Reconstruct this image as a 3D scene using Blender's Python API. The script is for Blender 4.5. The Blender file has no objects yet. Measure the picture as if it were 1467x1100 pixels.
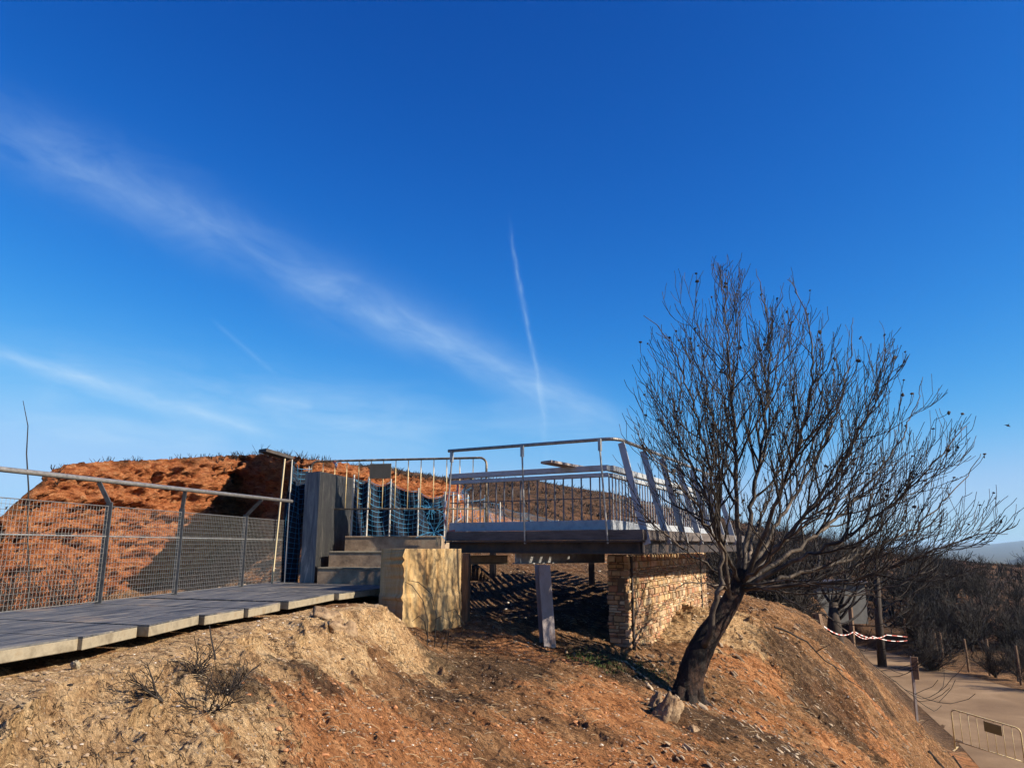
import bpy, math, random
import numpy as np
from mathutils import Vector
R = math.radians
random.seed(7); rng = np.random.default_rng(11)
scene = bpy.context.scene
col = scene.collection

# ------------------------------------------------------------------ camera model (survey helpers)
FPX = 1060.0; CX, CY = 733.5, 550.0; TH = R(12.35)
ct, st = math.cos(TH), math.sin(TH)
def W(px, py, Y):
    u = (px-CX)/FPX; v = (CY-py)/FPX
    d = (u, ct - v*st, st + v*ct)
    s = Y/d[1]
    return Vector((d[0]*s, Y, d[2]*s))
def P(px, py, z):
    u = (px-CX)/FPX; v = (CY-py)/FPX
    d = (u, ct - v*st, st + v*ct)
    s = z/d[2]
    return Vector((d[0]*s, d[1]*s, z))
def azx(px): return (px-CX)/FPX*ct          # X/Y of a pixel column at the horizon

# ------------------------------------------------------------------ object helpers
def tag(o, label=None, cat=None, group=None, kind=None):
    if label: o['label'] = label
    if cat: o['category'] = cat
    if group: o['group'] = group
    if kind: o['kind'] = kind
    return o
def empty(name, loc, label=None, cat=None, group=None, kind=None):
    o = bpy.data.objects.new(name, None); col.objects.link(o); o.location = loc
    o.empty_display_size = .1
    return tag(o, label, cat, group, kind)
class MB:
    def __init__(s, origin=(0,0,0)):
        s.v = []; s.f = []; s.o = Vector(origin)
    def add(s, vs, fs):
        n = len(s.v); s.v += [tuple(Vector(a)-s.o) for a in vs]; s.f += [tuple(i+n for i in f) for f in fs]
    def box(s, c, size, ax=None):
        c = Vector(c)
        X, Y, Z = ax if ax else (Vector((1,0,0)), Vector((0,1,0)), Vector((0,0,1)))
        h = [a*.5 for a in size]
        vs = [c + X*(i*h[0]) + Y*(j*h[1]) + Z*(k*h[2]) for k in (-1,1) for j in (-1,1) for i in (-1,1)]
        s.add(vs, [(0,2,3,1),(4,5,7,6),(0,1,5,4),(1,3,7,5),(3,2,6,7),(2,0,4,6)])
    def beam(s, a, b, w, h, up=(0,0,1)):
        a = Vector(a); b = Vector(b); d = b-a; L = d.length
        if L < 1e-6: return
        d.normalize(); u = Vector(up); side = d.cross(u)
        if side.length < 1e-4: side = d.cross(Vector((1,0,0)))
        side.normalize(); u = side.cross(d).normalized()
        s.box((a+b)*.5, (L, w, h), (d, side, u))
    def ibeam(s, a, b, w, h, t=.012, up=(0,0,1)):
        a = Vector(a); b = Vector(b); d = (b-a).normalized(); u = Vector(up)
        side = d.cross(u).normalized(); u = side.cross(d).normalized()
        s.beam(a+u*(h/2-t/2), b+u*(h/2-t/2), w, t, u)
        s.beam(a-u*(h/2-t/2), b-u*(h/2-t/2), w, t, u)
        s.beam(a, b, t, h-2*t-.002, u)
    def tube(s, pts, rad, n=6, cap=True):
        pts = [Vector(p) for p in pts]; m = len(pts)
        if not hasattr(rad, '__len__'): rad = [rad]*m
        base = len(s.v); ref = None
        for i, p in enumerate(pts):
            d = pts[min(i+1, m-1)] - pts[max(i-1, 0)]
            if d.length < 1e-9: d = Vector((0,0,1))
            d.normalize()
            if ref is None:
                ref = d.cross(Vector((0,0,1)) if abs(d.z) < .9 else Vector((1,0,0)))
            ref = (ref - d*ref.dot(d))
            if ref.length < 1e-6: ref = d.cross(Vector((.3,.5,.8)))
            ref.normalize(); b2 = d.cross(ref); q = p - s.o
            for k in range(n):
                a = 2*math.pi*k/n; r = rad[i]
                w = q + ref*(math.cos(a)*r) + b2*(math.sin(a)*r)
                s.v.append((w.x, w.y, w.z))
        for i in range(m-1):
            for k in range(n):
                k2 = (k+1) % n
                s.f.append((base+i*n+k, base+i*n+k2, base+(i+1)*n+k2, base+(i+1)*n+k))
        if cap and n > 3:
            s.f.append(tuple(base+k for k in range(n))[::-1])
            s.f.append(tuple(base+(m-1)*n+k for k in range(n)))
    def prism(s, poly, z0, z1):
        n = len(poly)
        vs = [(p[0], p[1], z0) for p in poly] + [(p[0], p[1], z1) for p in poly]
        fs = [tuple(range(n))[::-1], tuple(range(n, 2*n))] + [(i, (i+1) % n, n+(i+1) % n, n+i) for i in range(n)]
        s.add(vs, fs)
    def ico(s, c, r, sc=(1,1,1), jit=.25, rot=None):
        t = (1+5**.5)/2
        V0 = [(-1,t,0),(1,t,0),(-1,-t,0),(1,-t,0),(0,-1,t),(0,1,t),(0,-1,-t),(0,1,-t),(t,0,-1),(t,0,1),(-t,0,-1),(-t,0,1)]
        F0 = [(0,11,5),(0,5,1),(0,1,7),(0,7,10),(0,10,11),(1,5,9),(5,11,4),(11,10,2),(10,7,6),(7,1,8),(3,9,4),(3,4,2),(3,2,6),(3,6,8),(3,8,9),(4,9,5),(2,4,11),(6,2,10),(8,6,7),(9,8,1)]
        vs = []
        for a in V0:
            k = r/1.9*(1+random.uniform(-jit, jit))
            w = Vector((a[0]*k*sc[0], a[1]*k*sc[1], a[2]*k*sc[2]))
            if rot: w.rotate(rot)
            vs.append(Vector(c)+w)
        s.add(vs, F0)
    def build(s, name, mat, parent=None, smooth=False, bevel=0):
        me = bpy.data.meshes.new(name); me.from_pydata(s.v, [], s.f); me.update()
        if smooth: me.polygons.foreach_set('use_smooth', [True]*len(me.polygons))
        if mat: me.materials.append(mat)
        o = bpy.data.objects.new(name, me); col.objects.link(o)
        if parent: o.parent = parent
        else: o.location = s.o
        if bevel:
            b = o.modifiers.new('bevel', 'BEVEL'); b.width = bevel; b.segments = 1; b.limit_method = 'ANGLE'
        return o
def copy_tree(o, parent=None):
    c = o.copy(); col.objects.link(c); c.parent = parent
    for ch in list(o.children): copy_tree(ch, c)
    return c

# ------------------------------------------------------------------ materials
def ramp(nt, fac, stops, interp='LINEAR'):
    r = nt.nodes.new('ShaderNodeValToRGB'); r.color_ramp.interpolation = interp
    e = r.color_ramp.elements
    while len(e) < len(stops): e.new(.5)
    for k, (p, c) in enumerate(stops):
        e[k].position = p; e[k].color = (c[0], c[1], c[2], 1)
    nt.links.new(fac, r.inputs[0]); return r.outputs[0]
def noise(nt, scale, detail=6, rough=.6, vec=None, dist=0):
    n = nt.nodes.new('ShaderNodeTexNoise'); n.inputs['Scale'].default_value = scale
    n.inputs['Detail'].default_value = detail; n.inputs['Roughness'].default_value = rough
    n.inputs['Distortion'].default_value = dist
    if vec is not None: nt.links.new(vec, n.inputs['Vector'])
    return n.outputs['Fac']
def mapping(nt, scale=(1,1,1), rot=(0,0,0), src='Object'):
    t = nt.nodes.new('ShaderNodeTexCoord'); m = nt.nodes.new('ShaderNodeMapping')
    m.inputs['Scale'].default_value = scale; m.inputs['Rotation'].default_value = rot
    nt.links.new(t.outputs[src], m.inputs[0]); return m.outputs[0]
def mapping2(nt, rotz, scale, src='Object'):
    t = nt.nodes.new('ShaderNodeTexCoord'); m = nt.nodes.new('ShaderNodeMapping'); m2 = nt.nodes.new('ShaderNodeMapping')
    m.inputs['Rotation'].default_value = (0,0,rotz); m2.inputs['Scale'].default_value = scale
    nt.links.new(t.outputs[src], m.inputs[0]); nt.links.new(m.outputs[0], m2.inputs[0]); return m2.outputs[0]
def mix(nt, fac, a, b, mode='MIX'):
    m = nt.nodes.new('ShaderNodeMix'); m.data_type = 'RGBA'; m.blend_type = mode
    for sock, val in ((m.inputs[0], fac), (m.inputs[6], a), (m.inputs[7], b)):
        if isinstance(val, (int, float)): sock.default_value = val
        elif isinstance(val, tuple): sock.default_value = (*val, 1) if len(val) == 3 else val
        else: nt.links.new(val, sock)
    return m.outputs[2]
def mth(nt, op, a, b=0.0, clamp=False):
    m = nt.nodes.new('ShaderNodeMath'); m.operation = op; m.use_clamp = clamp
    for s, v in ((m.inputs[0], a), (m.inputs[1], b)):
        if isinstance(v, (int, float)): s.default_value = v
        else: nt.links.new(v, s)
    return m.outputs[0]
def newmat(name, rough=.8, metal=0.0, spec=.3):
    m = bpy.data.materials.new(name); m.use_nodes = True; nt = m.node_tree
    b = nt.nodes['Principled BSDF']; b.inputs['Roughness'].default_value = rough
    b.inputs['Metallic'].default_value = metal; b.inputs['Specular IOR Level'].default_value = spec
    return m, nt, b
def bump(nt, b, h, strength=.5, dist=.02):
    n = nt.nodes.new('ShaderNodeBump'); n.inputs['Strength'].default_value = strength; n.inputs['Distance'].default_value = dist
    nt.links.new(h, n.inputs['Height']); nt.links.new(n.outputs[0], b.inputs['Normal'])
def simple(name, c0, c1, scale=8, rough=.8, metal=0.0, sc=(1,1,1), bs=.3, bd=.01, c2=None, spec=.3, detail=6):
    m, nt, b = newmat(name, rough, metal, spec)
    v = mapping(nt, sc); n = noise(nt, scale, detail, .65, v)
    stops = [(.3, c0), (.7, c1)] if c2 is None else [(.3, c0), (.52, c1), (.68, c2)]
    nt.links.new(ramp(nt, n, stops), b.inputs['Base Color'])
    n2 = noise(nt, scale*4, 6, .7, v); bump(nt, b, n2, bs, bd)
    return m
M = {}
M['galv'] = simple('galvanised_steel', (.20,.20,.20), (.36,.36,.35), 14, .45, .55, bs=.1)
M['galv_dark'] = simple('weathered_steel', (.04,.042,.046), (.11,.11,.11), 14, .5, .5, bs=.1)
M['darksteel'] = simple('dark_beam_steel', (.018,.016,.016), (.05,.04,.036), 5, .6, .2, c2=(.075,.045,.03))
M['paintgrey'] = simple('grey_painted_steel', (.24,.26,.29), (.36,.38,.40), 6, .5, .1, c2=(.30,.29,.27))
M['balust_shaded'] = simple('shaded_baluster_paint', (.09,.095,.11), (.16,.165,.18), 6, .55, .1)
M['palepost'] = simple('pale_painted_steel', (.20,.165,.15), (.29,.25,.235), 5, .55, .0, sc=(1,1,.4), c2=(.17,.10,.075))
M['wire'] = simple('fence_wire', (.13,.13,.125), (.25,.24,.225), 30, .5, .4)
M['rail'] = simple('handrail_tube', (.15,.14,.13), (.33,.31,.28), 20, .42, .5)
M['barrier'] = simple('faded_yellow_paint', (.38,.27,.11), (.58,.44,.22), 22, .55, .1, c2=(.50,.44,.33))
M['barrier_dark'] = simple('burnt_barrier_paint', (.04,.035,.03), (.16,.12,.08), 16, .5, .2, c2=(.42,.36,.26))
M['ochre_plate'] = simple('ochre_plate', (.20,.14,.045), (.25,.18,.06), 9, .6)
M['plate'] = simple('olive_plate', (.135,.11,.07), (.165,.135,.09), 9, .6)
M['netblue'] = simple('blue_net_cord', (.02,.13,.27), (.06,.27,.45), 30, .7)
M['navyshade'] = simple('navy_shade_sheet', (.006,.010,.02), (.012,.02,.035), 20, .9)
M['whitepole'] = simple('whitish_pole', (.30,.28,.24), (.48,.45,.40), 12, .6, sc=(1,1,.2))
M['yellowpole'] = simple('yellowed_pole', (.30,.25,.15), (.48,.40,.25), 12, .7, sc=(1,1,.2))
M['wood'] = simple('weathered_wood', (.09,.055,.035), (.24,.15,.09), 6, .85, sc=(4,4,.6), bs=.6)
M['wooddark'] = simple('charred_wood', (.012,.010,.009), (.06,.042,.03), 7, .85, sc=(3,3,.5), bs=.6)
M['tape_w'] = simple('white_tape', (.6,.55,.52), (.75,.72,.7), 6, .5)
M['tape_r'] = simple('red_tape', (.40,.10,.08), (.5,.16,.12), 6, .5)
M['riser'] = simple('step_concrete', (.13,.09,.06), (.28,.20,.13), 5, .9, c2=(.34,.27,.18), bs=.5)
M['slabside'] = simple('slab_side_concrete', (.13,.105,.07), (.24,.205,.145), 6, .9, c2=(.19,.145,.09), bs=.5)
M['fascia'] = simple('deck_fascia', (.055,.045,.04), (.13,.11,.10), 5, .8, sc=(.6,.6,3), bs=.3)
M['building'] = simple('pale_plaster', (.10,.097,.09), (.15,.145,.13), 3, .9)
M['char'] = simple('charred_twigs', (.010,.008,.007), (.035,.026,.02), 8, .85)
M['char2'] = simple('scorched_branches', (.009,.008,.008), (.036,.028,.023), 5, .85)
M['rock'] = simple('tan_rock', (.10,.06,.035), (.25,.165,.095), 5, .9, c2=(.36,.26,.16), bs=.8, bd=.03)

def bark():
    m, nt, b = newmat('burnt_bark', .75, 0, .25)
    v = mapping(nt, (1,1,.35))
    n = noise(nt, 7, 8, .7, v, .6)
    nt.links.new(ramp(nt, n, [(.3,(.006,.005,.004)), (.48,(.018,.012,.009)), (.62,(.055,.028,.018)), (.76,(.10,.055,.035))]), b.inputs['Base Color'])
    bump(nt, b, noise(nt, 22, 8, .75, v, .4), .9, .04); return m
M['bark'] = bark()
M['twig'] = simple('grey_twig_bark', (.008,.006,.005), (.026,.020,.015), 4, .75, c2=(.065,.050,.037), bs=.4)
M['palebranch'] = simple('pale_scorched_bark', (.014,.011,.008), (.055,.041,.030), 5, .7, c2=(.17,.13,.095), bs=.5)

def slate():
    m, nt, b = newmat('slate_monolith', .55, 0, .4)
    v = mapping(nt, (3,3,.55)); n = noise(nt, 2.2, 10, .68, v, 1.2)
    c = ramp(nt, n, [(.3,(.05,.053,.06)), (.45,(.12,.122,.128)), (.55,(.20,.195,.185)), (.66,(.46,.42,.36))])
    nt.links.new(c, b.inputs['Base Color']); bump(nt, b, noise(nt, 9, 8, .7, v), .4, .02); return m
M['slate'] = slate()
def planks():
    m, nt, b = newmat('dark_deck_surface', .6, 0, .35)
    v = mapping2(nt, R(-78.5), (.5,5,1)); n = noise(nt, 2.6, 10, .75, v, .6)
    c = ramp(nt, n, [(.38,(.015,.017,.02)), (.46,(.055,.056,.058)), (.53,(.105,.102,.098)), (.60,(.17,.155,.13)), (.68,(.36,.29,.20))])
    v2 = mapping(nt, (1,1,1)); n2 = noise(nt, 1.3, 6, .6, v2)
    dirt = ramp(nt, n2, [(.58,(0,0,0)), (.74,(1,1,1))])
    c = mix(nt, dirt, c, (.30,.21,.13)) 
    nt.links.new(c, b.inputs['Base Color']); bump(nt, b, n, .5, .02); return m
M['planks'] = planks()
def abut():
    m, nt, b = newmat('stained_board_concrete', .9)
    v = mapping(nt, (2.2,2.2,.35)); v1 = mapping(nt, (1,1,1))
    n = noise(nt, 3.2, 9, .66, v, .8)
    c = ramp(nt, n, [(.28,(.20,.10,.035)), (.43,(.40,.25,.10)), (.6,(.47,.34,.17)), (.8,(.50,.41,.25))])
    st_ = ramp(nt, noise(nt, 9, 8, .75, v, 1.5), [(.56,(0,0,0)), (.72,(1,1,1))])
    ln_ = nt.nodes.new('ShaderNodeTexCoord'); c = mix(nt, mth(nt, 'MULTIPLY', ramp(nt, noise(nt, 2.0, 9, .75, v, 1.8), [(.5,(0,0,0)), (.6,(1,1,1))]), .55), c, (.30,.17,.075))
    c = mix(nt, mth(nt, 'MULTIPLY', st_, ramp(nt, noise(nt, 1.6, 3, .5, v1), [(.42,(0,0,0)), (.6,(1,1,1))])), c, (.16,.085,.035))
    nt.links.new(c, b.inputs['Base Color']); bump(nt, b, noise(nt, 14, 8, .7, v1), .5, .02); return m
M['abut'] = abut()
def splash(mat, z0, z1):
    nt = mat.node_tree; b = nt.nodes['Principled BSDF']; src = b.inputs['Base Color'].links[0].from_socket
    t = nt.nodes.new('ShaderNodeTexCoord'); sx = nt.nodes.new('ShaderNodeSeparateXYZ'); nt.links.new(t.outputs['Object'], sx.inputs[0])
    h = mth(nt, 'ADD', sx.outputs[2], mth(nt, 'MULTIPLY', mth(nt, 'SUBTRACT', noise(nt, 4, 6, .7, t.outputs['Object']), .5), .9))
    mr = nt.nodes.new('ShaderNodeMapRange'); mr.inputs[1].default_value = z1; mr.inputs[2].default_value = z0; nt.links.new(h, mr.inputs[0])
    nt.links.new(mix(nt, mth(nt, 'MULTIPLY', mr.outputs[0], .75), src, (.16,.085,.04)), b.inputs['Base Color'])
splash(M['abut'], .25, .65)

def masonry():
    m, nt, b = newmat('rubble_masonry', .92)
    a = nt.nodes.new('ShaderNodeVertexColor'); a.layer_name = 'stone'; sp = nt.nodes.new('ShaderNodeSeparateColor'); nt.links.new(a.outputs[0], sp.inputs[0])
    v = mapping(nt, (1,1,1.8)); n = noise(nt, 9, 8, .75, v, .4); n3 = noise(nt, 1.2, 4, .6, v)
    c = ramp(nt, sp.outputs[0], [(0,(.20,.115,.06)), (.2,(.42,.27,.13)), (.4,(.34,.155,.085)), (.55,(.50,.37,.20)), (.7,(.24,.18,.12)), (.85,(.46,.27,.16)), (1,(.54,.45,.30))])
    c = mix(nt, .8, c, ramp(nt, n, [(.3,(.45,.42,.40)), (.55,(1,1,1)), (.75,(1.35,1.3,1.2))]), 'MULTIPLY')
    c = mix(nt, ramp(nt, n3, [(.5,(0,0,0)), (.7,(.5,.5,.5))]), c, (.20,.12,.06))
    c = mix(nt, sp.outputs[2], c, (.12,.08,.05))
    nt.links.new(c, b.inputs['Base Color']); bump(nt, b, n, .8, .02); return m
M['masonry'] = masonry()

def ground_mat(name, cliff=False):
    m, nt, b = newmat(name, .95, 0, .1)
    a = nt.nodes.new('ShaderNodeVertexColor'); a.layer_name = 'zone'
    s = nt.nodes.new('ShaderNodeSeparateColor'); nt.links.new(a.outputs[0], s.inputs[0])
    tan, orange, dark = s.outputs[0], s.outputs[1], s.outputs[2]
    v = mapping(nt, (1,1,1)); vs = mapping2(nt, R(45), (.75,3.0,2.2))
    big = noise(nt, .85, 9, .70, vs, .9); mid = noise(nt, 3.4, 10, .74, vs, .6); fine = noise(nt, 24, 8, .78, vs); strk = noise(nt, 3.2, 9, .72, vs, .5)
    brown = ramp(nt, mid, [(.3,(.06,.030,.016)), (.44,(.165,.085,.040)), (.56,(.28,.150,.070)), (.7,(.42,.25,.125))])
    tanc = ramp(nt, strk, [(.30,(.15,.090,.045)), (.40,(.34,.205,.10)), (.52,(.50,.325,.165)), (.66,(.62,.45,.26))])
    orc = ramp(nt, mid, [(.3,(.13,.050,.022)), (.44,(.29,.122,.048)), (.56,(.41,.190,.080)), (.7,(.54,.30,.15))])
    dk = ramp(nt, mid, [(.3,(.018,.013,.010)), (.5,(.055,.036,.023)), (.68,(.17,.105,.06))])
    def thr(x, n, w=.9, lo=.42, hi=.62):
        y = mth(nt, 'ADD', mth(nt, 'MULTIPLY', mth(nt, 'SUBTRACT', n, .5), w), x)
        r = nt.nodes.new('ShaderNodeMapRange'); r.interpolation_type = 'SMOOTHSTEP'
        r.inputs[1].default_value = lo; r.inputs[2].default_value = hi; nt.links.new(y, r.inputs[0]); return r.outputs[0]
    c = mix(nt, thr(orange, big, 2.2, .40, .66), brown, orc)
    c = mix(nt, thr(tan, big, 2.4, .42, .62), c, tanc)
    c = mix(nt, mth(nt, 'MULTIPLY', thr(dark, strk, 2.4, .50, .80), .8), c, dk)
    cv = nt.nodes.new('ShaderNodeTexVoronoi'); cv.feature = 'DISTANCE_TO_EDGE'; cv.inputs['Scale'].default_value = 3.2
    va = nt.nodes.new('ShaderNodeVectorMath'); va.operation = 'ADD'; nn_ = nt.nodes.new('ShaderNodeTexNoise'); nn_.inputs['Scale'].default_value = 2.2; nn_.inputs['Detail'].default_value = 6
    nt.links.new(vs, nn_.inputs['Vector']); nt.links.new(vs, va.inputs[0]); nt.links.new(nn_.outputs['Color'], va.inputs[1]); nt.links.new(va.outputs[0], cv.inputs['Vector'])
    crk = mth(nt, 'MULTIPLY', ramp(nt, cv.outputs['Distance'], [(.0,(1,1,1)), (.035,(0,0,0))]), ramp(nt, big, [(.46,(0,0,0)), (.56,(1,1,1))]))
    c = mix(nt, mth(nt, 'MULTIPLY', crk, .8), c, (.035,.02,.012))
    # grain: grit, pale chips and dark crumbs
    g = ramp(nt, fine, [(.33,(.30,.26,.23)), (.47,(1.0,1.0,1.0)), (.64,(1.6,1.6,1.6))])
    c = mix(nt, 1.0, c, g, 'MULTIPLY')
    chips = nt.nodes.new('ShaderNodeTexVoronoi'); chips.inputs['Scale'].default_value = 26; nt.links.new(vs, chips.inputs['Vector'])
    cs = nt.nodes.new('ShaderNodeSeparateColor'); nt.links.new(chips.outputs['Color'], cs.inputs[0])
    pale = mth(nt, 'MULTIPLY', mth(nt, 'GREATER_THAN', cs.outputs[0], .93), mth(nt, 'LESS_THAN', chips.outputs['Distance'], .33))
    c = mix(nt, mth(nt, 'MULTIPLY', pale, .75), c, (.58,.50,.40))
    dkc = mth(nt, 'MULTIPLY', mth(nt, 'GREATER_THAN', cs.outputs[1], .88), mth(nt, 'LESS_THAN', chips.outputs['Distance'], .4))
    c = mix(nt, mth(nt, 'MULTIPLY', dkc, .7), c, (.035,.024,.016))
    nt.links.new(c, b.inputs['Base Color'])
    h = mth(nt, 'ADD', mth(nt, 'MULTIPLY', mid, .8), mth(nt, 'MULTIPLY', fine, .45))
    h = mth(nt, 'SUBTRACT', mth(nt, 'ADD', h, mth(nt, 'MULTIPLY', strk, .9)), mth(nt, 'MULTIPLY', crk, .5))
    bump(nt, b, h, 1.0, .09 if not cliff else .25); return m
M['ground'] = ground_mat('soil')

def cliff_mat():
    m, nt, b = newmat('red_clay_cliff', .95, 0, .1)
    v = mapping(nt, (1,1,2.2)); v2 = mapping(nt, (1,1,1))
    a = nt.nodes.new('ShaderNodeVertexColor'); a.layer_name = 'zone'
    s = nt.nodes.new('ShaderNodeSeparateColor'); nt.links.new(a.outputs[0], s.inputs[0])
    n1 = noise(nt, .5, 10, .7, v, .6); n2 = noise(nt, 3.0, 10, .75, v, .4); 
    c = ramp(nt, n2, [(.32,(.08,.024,.011)), (.43,(.30,.090,.034)), (.54,(.50,.19,.075)), (.68,(.62,.33,.17))])
    c = mix(nt, ramp(nt, n1, [(.55,(0,0,0)), (.72,(.6,.6,.6))]), c, (.50,.24,.12))
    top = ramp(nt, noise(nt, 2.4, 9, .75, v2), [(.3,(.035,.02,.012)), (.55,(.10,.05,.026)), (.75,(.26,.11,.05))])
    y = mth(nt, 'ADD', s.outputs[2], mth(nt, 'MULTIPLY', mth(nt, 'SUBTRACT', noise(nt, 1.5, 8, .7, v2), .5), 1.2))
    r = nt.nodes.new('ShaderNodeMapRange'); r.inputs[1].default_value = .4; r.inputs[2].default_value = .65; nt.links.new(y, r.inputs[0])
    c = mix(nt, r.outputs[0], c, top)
    nt.links.new(c, b.inputs['Base Color']); bump(nt, b, mth(nt, 'ADD', n2, noise(nt, 9, 9, .75, v)), 1, .22); return m
M['cliff'] = cliff_mat()

def hill_mat():
    m, nt, b = newmat('burnt_hillside', .95, 0, .05)
    v = mapping(nt, (1,1,1)); n = noise(nt, .5, 10, .75, v, .3); n2 = noise(nt, .06, 5, .6, v)
    c = ramp(nt, n, [(.3,(.030,.018,.012)), (.48,(.085,.048,.028)), (.6,(.15,.080,.044)), (.75,(.22,.13,.075))])
    vo = nt.nodes.new('ShaderNodeTexVoronoi'); vo.inputs['Scale'].default_value = .75; nt.links.new(v, vo.inputs['Vector'])
    c = mix(nt, ramp(nt, vo.outputs['Distance'], [(.22,(.8,.8,.8)), (.42,(0,0,0))]), c, (.022,.016,.011))
    c = mix(nt, ramp(nt, n2, [(.45,(0,0,0)), (.65,(.6,.6,.6))]), c, (.05,.034,.022))
    nt.links.new(c, b.inputs['Base Color']); bump(nt, b, n, 1, .8); return m
M['hill'] = hill_mat()
M['mountain'] = simple('far_forest', (.03,.035,.03), (.07,.075,.06), .01, .95, bs=0)
def road_mat():
    m, nt, b = newmat('worn_road', .9, 0, .15)
    v = mapping(nt, (1,1,1)); n = noise(nt, .6, 8, .6, v, .4); f = noise(nt, 22, 6, .7, v)
    c = ramp(nt, n, [(.3,(.15,.096,.055)), (.55,(.215,.142,.082)), (.75,(.29,.20,.12))])
    c = mix(nt, .5, c, ramp(nt, f, [(.3,(.6,.6,.6)), (.7,(1.3,1.3,1.3))]), 'MULTIPLY')
    nt.links.new(c, b.inputs['Base Color']); bump(nt, b, f, .4, .01); return m
M['road'] = road_mat()

# ------------------------------------------------------------------ numpy noise
def _h(ix, iy, seed):
    n = (ix.astype(np.int64)*374761393 + iy.astype(np.int64)*668265263 + seed*982451653) & 0xffffffff
    n = ((n ^ (n >> 13))*1274126177) & 0xffffffff
    n = (n ^ (n >> 16)) & 0xffffffff
    return n.astype(np.float64)/4294967295.0
def vnoise(x, y, seed=0):
    ix = np.floor(x); iy = np.floor(y); fx = x-ix; fy = y-iy
    u = fx*fx*fx*(fx*(fx*6-15)+10); v = fy*fy*fy*(fy*(fy*6-15)+10)
    a = _h(ix, iy, seed); b = _h(ix+1, iy, seed); c = _h(ix, iy+1, seed); d = _h(ix+1, iy+1, seed)
    return (a*(1-u)+b*u)*(1-v) + (c*(1-u)+d*u)*v - .5
def fbm(x, y, oct=4, seed=0, gain=.5, ridged=False):
    t = 0; amp = 1; s = 0
    for o in range(oct):
        n = vnoise(x*(2**o)+o*17.3, y*(2**o)-o*9.1, seed+o)
        if ridged: n = .5-2*np.abs(n)
        t = t+n*amp; s += amp; amp *= gain
    return t/s
def sstep(a, b, x):
    t = np.clip((x-a)/(b-a), 0, 1); return t*t*(3-2*t)

# ------------------------------------------------------------------ terrain
ANC = [  # surveyed points: column, row, distance
 (-300,1250,2.2),(0,1090,3.3),(0,975,4.15),(-250,1000,3.4),(120,950,4.75),(200,925,5.35),(290,905,6.3),(360,888,7.2),(420,876,8.0),
 (480,866,8.5),(535,860,8.7),(575,905,8.9),(620,945,8.9),(590,965,8.1),(500,920,7.4),(430,960,6.2),(300,960,5.4),(150,1020,4.3),(150,1100,3.6),
 (300,1030,4.5),(300,1100,3.9),(450,1030,5.2),(450,1100,4.5),(600,1030,6.4),(600,1100,5.2),(700,1030,6.9),(700,1100,5.5),(650,970,8.3),
 (680,915,10.0),(720,905,10.3),(700,950,9.0),(790,925,10.2),(760,960,8.8),(850,925,10.4),(905,945,10.4),(860,960,9.4),(950,915,12.3),(1000,888,15),(900,990,8.6),
 (980,1003,9.4),(960,1050,7.8),(850,1050,7.2),(850,1100,6.2),(980,1100,6.6),(1050,880,13.5),(1060,950,11.5),(1060,1040,8.6),(1100,1100,7.4),
 (1100,883,15),(1150,897,16),(1200,920,16.3),(1240,955,16.5),(1150,960,12.6),(1200,1000,12.5),(1180,1080,9.6),(1240,1100,10.4),(1260,1030,13.2),(1300,1062,15),(1330,1100,14.6),
 (1360,1090,20.5),(1300,1015,24),(1280,985,27),(1440,1100,20.5),(1500,1160,17),(1650,1250,14),
 (690,880,12.2),(780,880,12.4),(700,850,13.6),(800,850,14),(860,840,15),(645,922,9.7),(612,930,9.3),(700,812,16.5),(800,812,18),(860,815,19),
 (430,850,13),(350,900,14),(200,950,11),(60,1000,9.5),(-200,1050,8),(200,900,20),(-100,880,20),(350,830,22),
 (480,768,13.2),(560,770,13.6),(620,768,14),(640,757,16),(560,735,18),(640,738,19),(720,752,21),(450,740,22),(800,768,26),(640,735,30),
 (1100,860,24),(1060,850,30),(1180,886,27),(1000,840,26),(900,800,30),(1100,835,44),(1000,800,44),(1180,868,42),(760,752,44),(500,720,40),(200,800,40),(-100,860,40)]
XYZ = [tuple(W(*a)) for a in ANC]
ROAD_R = [P(1900,1110,-6), P(1700,1056,-6), P(1467,990,-6), P(1400,971,-6), P(1330,951,-6), P(1270,934,-6), P(1235,925,-6), P(1150,913,-6)]
ROAD_L = [P(1750,1560,-6), P(1560,1300,-6), P(1400,1095,-6), P(1365,1055,-6), P(1318,1012,-6), P(1275,972,-6), P(1238,950,-6), P(1150,925,-6)]
for l, r in zip(ROAD_L, ROAD_R):
    XYZ += [(l.x, l.y, -6.03), (r.x, r.y, -6.03)]
for (x, y, z) in [(24,34,-6.3),(26,42,-6.2),(27,30,-6.4),(22,52,-5.9),(30,52,-5.5),(38,45,-5.2),(12,52,-4.8),(40,25,-6.5),(20,10,-6.1),(10,5,-4.4),(5,3,-2.5),(0,-3,-1.7),(-4,-3,-1.0),(-6,3,-.8),(2,1,-1.75),(-1,1.5,-1.5),(10,-5,-4.5),(-14,4,-2.0)]:
    XYZ.append((x, y, z))
A_ = np.array(XYZ)
def _tps(r2): return np.where(r2 > 1e-9, .5*r2*np.log(np.maximum(r2, 1e-9)), 0)
def _fit(A):
    n = len(A); d = ((A[:, None, :2]-A[None, :, :2])**2).sum(2)
    K = np.zeros((n+3, n+3)); K[:n, :n] = _tps(d)+np.eye(n)*.02
    K[:n, n] = 1; K[:n, n+1:] = A[:, :2]; K[n, :n] = 1; K[n+1:, :n] = A[:, :2].T
    b = np.zeros(n+3); b[:n] = A[:, 2]
    return np.linalg.solve(K, b)
CO = _fit(A_)
def rbf(X, Y):
    out = CO[-3]+CO[-2]*X+CO[-1]*Y
    for k in range(len(A_)): out = out + CO[k]*_tps((X-A_[k, 0])**2+(Y-A_[k, 1])**2)
    return out
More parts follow.
